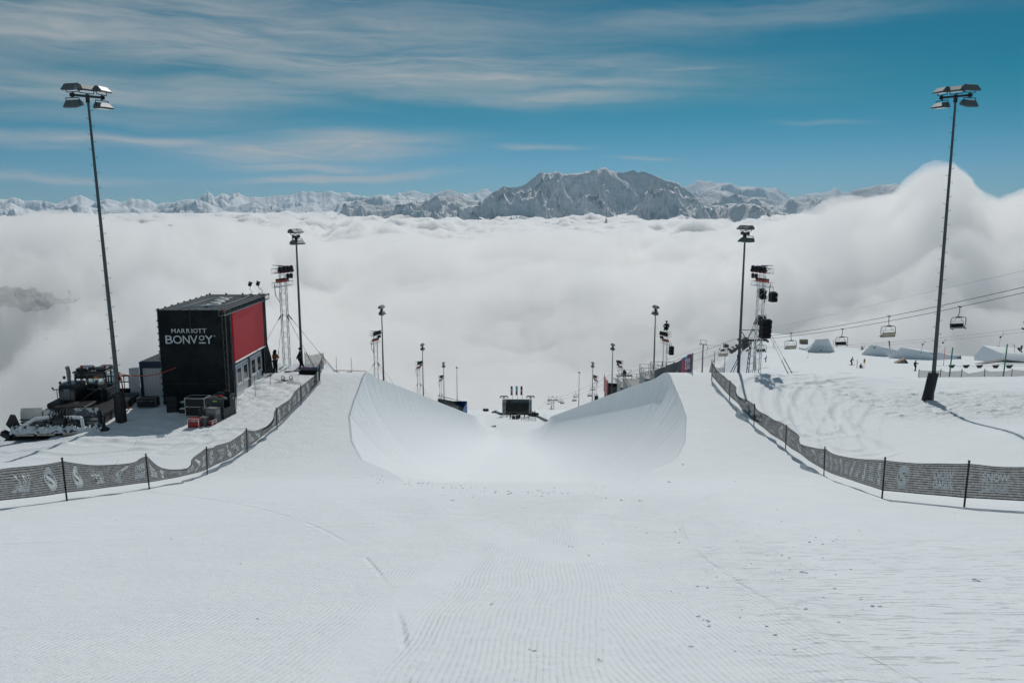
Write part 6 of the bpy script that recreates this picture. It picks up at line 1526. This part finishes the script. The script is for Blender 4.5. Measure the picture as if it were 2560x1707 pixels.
# tow rope with handles
pr_ = [at(2330, 913.5, 118), at(2620, 914.5, 110)]
m = MB(); m.path([pr_[0], pr_[0].lerp(pr_[1], .5)+Vector((0, 0, -.1)), pr_[1]], .02, 4); o = m.build('tow_rope', STEEL); tag(o, 'thin low tow rope stretched in front of the park ramps', 'cable')
for k, u in enumerate((2381.6, 2419, 2453, 2493.5, 2527)):
    f = (u-2330)/290; c = pr_[0].lerp(pr_[1], f); m = MB(); m.prism([(-.42, .12), (.5, .16), (.25, -.30), (-.22, -.30)], 1, -.12, .12); m.tube((0, 0, .1), (.55, 0, .16), .05, 5); o = m.build('rope_tow_puller', DGREY); o.location = c+Vector((0, 0, -.05)); tag(o, ('dark tow handle beside the near green pole', 'small dark tow handle second from the near green pole', 'dark tow handle midway between the two green poles', 'dark tow handle just left of the far green pole', 'dark tow handle just right of the far green pole')[k], 'tow handle', 'handles on the low tow rope')
# rocks on the knoll
rk = random.Random(12); ROCKS = [(1816, 866, 3.2, 2.0), (1828, 880, 2.6, 2.4), (1842, 864, 2.0, 1.3), (1845, 872, 3.0, 2.6), (1838, 878, 2.2, 2.8), (1866, 858, 3.6, 2.6), (1864, 870, 3.4, 3.2), (1822, 873, 1.8, 1.4), (1806, 876, 2.6, .9), (1850, 862, 1.6, 1.0), (1832, 868, 1.4, 1.0), (1870, 876, 1.8, .8)]
for k, (u, v, w, h) in enumerate(ROCKS):
    p = hit(u, v, 85); m = MB(); m.ball((0, 0, h*.25), 1, 14, 10, (w*.5, w*.4, h*.5)); n_ = Noise(60+k)
    m.v = [tuple(Vector(q)*(1+.5*(float(n_(q[0]*1.3+5, q[1]*1.3+q[2]*1.7+9))-.5)+.35*(float(n_(q[0]*3.1, q[2]*3.1+q[1]*2))-.5))) for q in m.v]
    o = m.build('rock', ROCK); o.location = p+Vector((0, 0, -.2)); o.rotation_euler = (rk.uniform(-.2, .2), rk.uniform(-.2, .2), rk.uniform(0, 6)); tag(o, 'dark grey rock jutting out of the snow on the slope behind the lift trestle', 'rock', 'rocks on the slope behind the lift trestle')

# ================================================================== stands, hut and grandstand further down
CORR = ribbed('corrugated_wall', (.20, .27, .285, 1))
def platform(label, x, y0, y1, zt, w, rail):
    zb = min(gz(x, y0), gz(x, y1))-.5; O = Vector((x, y0, zb)); t = thing('viewing_platform', label, 'platform', O, 0, 'grey viewing platforms behind the right pipe wall'); L = y1-y0; H = zt-zb
    m = MB(); m.span((0, 0, 0), (w, L, H), .03); m.build('side_walls', CORR, t)
    m = MB(); m.span((-.05, -.05, H+.004), (w+.05, L+.05, H+.09)); m.build('deck', STEEL, t)
    for (x0, y0_, x1, y1_) in ((0, 0, w, 0), (0, 0, 0, L), (w, 0, w, L), (0, L, w, L)):
        r_ = MB(); n = max(1, int(max(abs(x1-x0), abs(y1_-y0_))/1.1))
        for i in range(n+1): f = i/n; r_.tube((x0+(x1-x0)*f, y0_+(y1_-y0_)*f, H), (x0+(x1-x0)*f, y0_+(y1_-y0_)*f, H+rail), .03, 5)
        for hh in (rail, rail*.55): r_.tube((x0, y0_, H+hh), (x1, y1_, H+hh), .025, 5)
        r_.build('railing', GALV, t)
zt = at(1690, 915, 84).z
platform('grey platform with railings directly behind the navy banner, right part', 15.6, 78, 88, at(1690, 926, 88).z, 2.6, 1.0)
platform('narrow grey platform with railings at the left end of the navy banner', 15.2, 89, 93, at(1655, 931, 93).z, 2.2, 1.0)
platform('grey platform with railings lower behind the right wall, right of the red-sided hut', 16.0, 104, 112, at(1622, 949, 112).z, 2.4, .9)
platform('narrow grey platform lowest of four behind the right wall', 15.8, 113, 117, at(1600, 955, 117).z, 2.2, .9)
# red-sided hut
hz = Vector((19.2, 148, 0)); hz.z = gz(19.2, 148); T0 = at(1540, 955, 148).z-hz.z
t = thing('timing_hut', 'hut with red side wall and curved grey roof by the right pipe wall', 'hut', hz); m = MB(); m.span((-1.0, 0, -1), (1.9, 5, T0-.9), .02); m.build('walls', DGREY, t); m = MB(); m.prism([(-1.15, T0-2.9), (-.98, T0-2.9), (-.98, T0-.05), (-1.15, T0+.0)], 1, -.6, 5.2); m.build('red_side', REDP, t)
m = MB(); rows = []
for k in range(9): a_ = k/8; rows.append([(-.95+3.2*a_, yy, T0-.02-.95*a_**2.2-.06*math.sin(a_*9)) for yy in (-.5, 5.3)])
m.sheet(rows[::-1]); m.sheet([[(p[0], p[1], p[2]-.08) for p in r_] for r_ in rows]); m.build('roof', GALV, t, True)
for yy in (-.3, 4.9): m = MB(); m.tube((-1.05, yy, T0-.2), (-1.05, yy, T0+.5), .05, 5); m.build('corner_post', STEEL, t)
person('person crouching at the lip of the right wall beside the red-sided hut', Vector((21.5, 150, at(1563, 957, 150).z-1.55)), R(100), BEND, 'black', 'black', group='people working on structures', scale=1.0)
# blue-sided stand on the left
bz1 = Vector((-17.0, 187, gz(-15, 187))); zt = at(1112, 994, 187).z-bz1.z
t = thing('seating_stand', 'stand with rows of grey seats and a bright blue side, behind the left pipe wall', 'grandstand', bz1); t.rotation_euler = (-.258, 0, 0)
m = MB(); L = 44
for k in range(6): m.span((-1.0+.62*k*.9, 0, -3), (-1.0+.62*(k+1)*.9, L, zt-.55-.35*k))
m.build('stepped_deck', DGREY, t)
for k in range(6):
    m = MB()
    for j in range(33): m.box((-.75+.56*k, .7+1.3*j, zt-.40-.35*k), (.4, .9, .24), None, .04)
    o = m.build('seat_row', GREYP, t)
m = MB(); m.span((-1.1, L+.02, -6), (3.6, L+.14, zt-.3)); m.build('blue_side', simple('blue_sheet', (.0, .085, .27), .5, 0, .06), t)
m = MB(); m.add([(3.7, 24, -5), (3.7, L, -5), (3.7, L, zt-.6), (3.7, 24, zt-2.9), (3.62, 24, -5), (3.62, L, -5), (3.62, L, zt-.6), (3.62, 24, zt-2.9)], [(0, 1, 2, 3), (7, 6, 5, 4), (3, 2, 6, 7), (1, 5, 6, 2), (0, 3, 7, 4)]); m.build('front_panel', simple('blue_front', (.0, .085, .27), .5, 0, .06), t)
m = MB(); m.prism([(-1.2, zt+.35), (-1.1, zt+.5), (2.2, zt-.3), (2.2, zt-.42)], 1, 2, L); m.build('rear_rail', GALV, t)
# big grandstand at the bottom
def gm():
    m, nt = newmat('stand_rows'); g = G(nt); P = g.n('ShaderNodeTexCoord').outputs['Object']; x, y, z = g.xyz(P)[:3]
    n = g.noise(g.comb(g.m('MULTIPLY', x, 1.1), 0.0, g.m('MULTIPLY', z, 3.3)), 1.5, 3, .6); c = g.mixc(g.ramp(n, .55, .66), (.022, .028, .03, 1), (.17, .17, .14, 1)); c = g.mixc(g.ramp(g.noise(P, .9, 2), .5, .7), c, (.05, .06, .062, 1))
    bs = g.n('ShaderNodeBsdfPrincipled', ins={'Base Color': c, 'Roughness': .6}); g.out(bs.outputs[0]); return m
sA, sB = at(1255.5, 1036, 262), at(1330, 1036, 262); gs = Vector(((sA.x+sB.x)/2, 262, sA.z)); Wd = sB.x-sA.x; Hs = at(1290, 1005, 262).z-gs.z
t = thing('grandstand', 'dark finish-area grandstand between two small truss towers at the end of the halfpipe', 'grandstand', gs)
for k in range(7): m = MB(); m.span((-Wd/2, .55*k, -1.5), (Wd/2, .55*(k+1)-.003, .35+Hs*.62*(k+1)/7)); m.span((-Wd/2+.2, .55*k+.02, .35+Hs*.62*(k+1)/7+.18), (Wd/2-.2, .55*k+.1, .35+Hs*.62*(k+1)/7+.24)); m.build('seat_row', gm() if k == 0 else t.children[0].data.materials[0], t)
m = MB(); m.span((-Wd/2-.05, 3.9, -1), (Wd/2+.05, 4.05, Hs)); m.build('rear_wall', simple('stand_wall', (.09, .115, .12), .6), t)
m = MB(); m.tube((-Wd/2, -.05, .75), (Wd/2, -.05, .75), .04, 5); m.tube((-Wd/2, 3.85, Hs+.02), (Wd/2, 3.85, Hs+.02), .05, 5)
for i in range(9): m.tube((-Wd/2+Wd*i/8, -.05, 0), (-Wd/2+Wd*i/8, -.05, .75), .035, 5)
m.build('railing', GALV, t)
for s_, x in ((1, 1260), (-1, 1326)):
    c = at(x, 1036, 261); c.z = gs.z; tw_ = thing('stage_tower', ('small truss tower with dark loudspeakers at the left end of the grandstand', 'small truss tower with red lamps at the right end of the grandstand')[0 if s_ > 0 else 1], 'light tower', c, 0, 'truss towers of the grandstand')
    hh = at(x, 991, 261).z-c.z; m = MB(); truss(m, (0, 0, -1), (0, 0, hh), .8, .8, .06, .035); m.build('mast_truss', ALU, tw_); m = MB(); m.box((0, 0, hh+.2), (2.5, .4, .14)); m.box((0, -.1, hh-.25), (.5, .5, .8), None, .1); m.build('head_bar', STEEL, tw_)
    for q in (-1, 1): m = MB(); m.box((q*1.22, 0, hh-.25), (.32, .4, .62), None, .1); m.build('loudspeaker', BLACK, tw_)
    for q in (-1, 1): m = MB(); m.box((q*.68, -.1, hh+.02), (.62, .22, .24)); m.build('lamp', (simple('lit_red', (.5, .03, .03), .4) if s_ < 0 else STEEL), tw_)
    m = MB(); m.box((0, -.5, hh*.62), (.8, .06, 1.3)); m.build('panel', (simple('mauve_panel', (.16, .12, .13), .7) if s_ > 0 else simple('teal_panel', (.10, .22, .26), .7)), tw_)
FL = {}
for k, (ux, c0) in enumerate(((1279, (.02, .025, .03)), (1291.5, (.02, .25, .36)), (1303.5, (.02, .025, .03)))):
    c = at(ux+2.3, 1020, 265); top = at(ux+2.3, 965, 265); t = thing('feather_flag', ('dark tall flag with white letters, left of three above the grandstand', 'turquoise and purple tall flag in the middle of three above the grandstand', 'dark tall flag with a white emblem, right of three above the grandstand')[k], 'flag', (c.x, c.y, c.z), 0, 'tall flags above the grandstand'); H = top.z-c.z
    m = MB(); m.tube((0, 0, -2), (0, 0, H), .045, 6); m.build('pole', GALV, t)
    m = MB(); rows = [[(-.62*(1 if i < 1 else 0)+(-.02), .05*math.sin(j*.8), H-.05-3.1*j/8) for i in (0, 1)] for j in range(9)]; m.sheet(rows); m.sheet([[(p[0], p[1]+.02, p[2]) for p in r_][::-1] for r_ in rows])
    if k == 1:
        fm, nt = newmat('flag_blend'); g = G(nt); z = g.xyz(g.n('ShaderNodeTexCoord').outputs['Object'])[2]; c_ = g.mixc(g.ramp(z, H-1.9, H-1.0), (.10, .06, .11, 1), (.03, .32, .45, 1)); c_ = g.mixc(g.ramp(z, H-3.2, H-2.7, 1, 0), c_, (.45, .04, .06, 1)); bs = g.n('ShaderNodeBsdfPrincipled', ins={'Base Color': c_}); g.out(bs.outputs[0])
    else: fm = simple('flag_cloth', c0, .8)
    fl = m.build('flag_cloth', fm, t); pr = MB()
    vs, fs = text_mesh('LAAX' if k == 0 else ('SL' if k == 1 else 'S'), 1, .03); 
    vs = fit(vs, -.8, .8, -.17, .17) if k == 0 else fit(vs, -.3, .3, -.2, .2)
    pr.add([(-.33-b, -.07, H-1.6+a) for a, b in vs], fs); pr.build('flag_print', PRINT, fl)
# people and gear in front of it
for k, (u, v, jk, lab) in enumerate(((1273.7, 1012, 'black', 'person in black standing on the top row of the grandstand'), (1275.7, 1046, 'brown', 'person in dark red standing in front of the grandstand, left of the dark bins'), (1282.8, 1041, 'black', 'person in black standing in front of the grandstand behind the dark bins'), (1311, 1045, 'brown', 'person in brown standing in front of the right half of the grandstand'))):
    c = at(u, v, 252 if k else 263.5); 
    if k == 0: c.z = gs.z+.35+Hs*.62
    else: c = hit(u, v, 200, 300)
    person(lab, c, R(170+20*k), None, jk, 'black', group='people by the grandstand', scale=1.1)
for k, (u, v, s_) in enumerate(((1284, 1047, (1.1, .8, 1.0)), (1293, 1047, (1.0, .8, 1.2)), (1298, 1045, (.9, .7, 1.3)))):
    p = hit(u, v, 200, 300); m = MB(); m.box((0, 0, s_[2]/2), s_, None, .15); m.box((0, 0, s_[2]), (s_[0]*1.05, s_[1]*1.05, .1), None, .04); o = m.build('equipment_bin', BLACK); o.location = p; tag(o, ('black equipment bin, left of three in front of the grandstand', 'black equipment bin, middle of three in front of the grandstand', 'tall black equipment bin, right of three in front of the grandstand')[k], 'bin', 'black bins by the grandstand')
p = hit(1337, 1037, 200, 320); t = thing('snowmobile', 'dark snowmobile parked on the snow right of the grandstand', 'snowmobile', p, R(80)); m = MB(); m.prism([(-1.4, .25), (1.3, .25), (1.45, .5), (.9, .95), (.2, .85), (-1.2, .75)], 0, -.4, .4); m.build('body', BLACK, t); m = MB(); m.span((-.28, -1.3, 0), (.28, .4, .3), .05); m.build('track', RUBBER, t)
for x in (-.45, .45): m = MB(); m.path([(x, .4, .05), (x, 1.5, .05), (x, 1.75, .2)], .05, 5); m.build('runner', DGREY, t)
m = MB(); m.box((0, .75, 1.15), (.6, .05, .5), Matrix.Rotation(-.5, 3, 'X')); m.build('windscreen', DGREY, t)
person('person in dark clothes sitting on the snowmobile right of the grandstand', p+Vector((0, 0, .55)), R(80), SIT, 'black', 'black', group='people by the grandstand', scale=1.05)
for k, (pts, lab) in enumerate((([(1242, 1032), (1248, 1035), (1254, 1037)], 'dark strip of matting on the snow left of the grandstand'), ([(1323, 1039), (1335, 1041), (1343, 1042)], 'dark strip of matting on the snow right of the grandstand'), ([(1343, 1042), (1352, 1046), (1360, 1050), (1367, 1053)], 'grey strip of matting trailing down right of the grandstand'))):
    P_ = [hit(u, v, 200, 320) for u, v in pts]; m = MB(); m.path([q+Vector((0, 0, .2)) for q in P_], .55 if k < 2 else .45, 6); m.v = [tuple(p) for p in m.v]; o = m.build('snow_matting', [BLACK, BLACK, GALV][k]); tag(o, lab, 'matting', 'strips of matting round the grandstand')
for k, (u, v, w, h, lab, mt) in enumerate(((1214.5, 1028, 2.1, 1.0, 'black box standing alone on the snow far left of the grandstand', BLACK), (1235, 1032, 1.8, 1.0, 'grey wedge-shaped block on the snow left of the grandstand', GALV), (1234.5, 1066.5, 1.4, .35, 'low dark block at the end of the left pipe wall', DGREY))):
    p = hit(u, v, 150, 330); m = MB(); m.prism([(-w/2, 0), (w/2, 0), (w/2, h), (-w/2, h*(1 if k == 0 else .35))], 1, -.5, .5); o = m.build('course_block', mt); o.location = p; tag(o, lab, 'block', 'blocks lying by the end of the pipe')
fence('net_fence', 'low pale net barrier in front of the right half of the grandstand', [hit(1303, 1050, 150, 300), hit(1322, 1051, 150, 300), hit(1340, 1052, 150, 300)], 1.2, .05, [(0, 0), (0, 0)], 1, False, 9, 1, (PALENET,), .05, posth=1.25)

# ================================================================== snow clods
rc = random.Random(77); m = MB()
def clod(x, y, r_):
    z = gz(x, y); n = 6
    m.ball((x, y, z+r_*.05), r_, 7, 5, (rc.uniform(.8, 1.4), rc.uniform(.8, 1.2), rc.uniform(.55, .9)))
for k in range(380):
    a_ = rc.random()
    if a_ < .40:   # line of crumbs along the mouth of the pipe
        f = rc.random(); y = 24+10*f+rc.gauss(0, .8); x = -6.2+11*(1-f)*1.0+rc.gauss(0, .9)-1.5*f; r_ = rc.choice((.012, .016, .022, .035))
        x = -6+f*.0+ (1-f)*9+rc.gauss(0, .8); y = 33.5-11*(1-f)+rc.gauss(0, .7)
    elif a_ < .8: y = rc.uniform(6.5, 17); x = 2.0+.42*(y-6)*rc.uniform(.2, 1.5)+rc.gauss(0, .4); r_ = rc.choice((.006, .008, .011, .015, .022))
    else: y = rc.uniform(6.5, 26); x = rc.uniform(-.55, .62)*y; r_ = rc.choice((.006, .009, .012, .018))
    clod(x, y, r_)
for u, v, s_ in ((1840, 1203, .08), (1326, 1630, .06), (1502, 1652, .06), (2010, 1433, .10), (2160, 1500, .07), (2186, 1519, .07), (1890, 1492, .06), (1424, 1367, .07), (2442, 1455, .09), (1770, 1555, .05), (1108, 1238, .09), (1132, 1251, .09), (1182, 1242, .08), (642, 1551, .04), (1895, 954, .35), (1670, 1205, .15), (1708, 1162, .15)):
    p = hit(u, v); 
    for q in range(3): clod(p.x+rc.gauss(0, s_*.5), p.y+rc.gauss(0, s_*.4), s_*rc.uniform(.2, .4))
o = m.build('snow_clods', SNOWW, None, True); o['kind'] = 'stuff'
bpy.data.scenes.remove(WS)
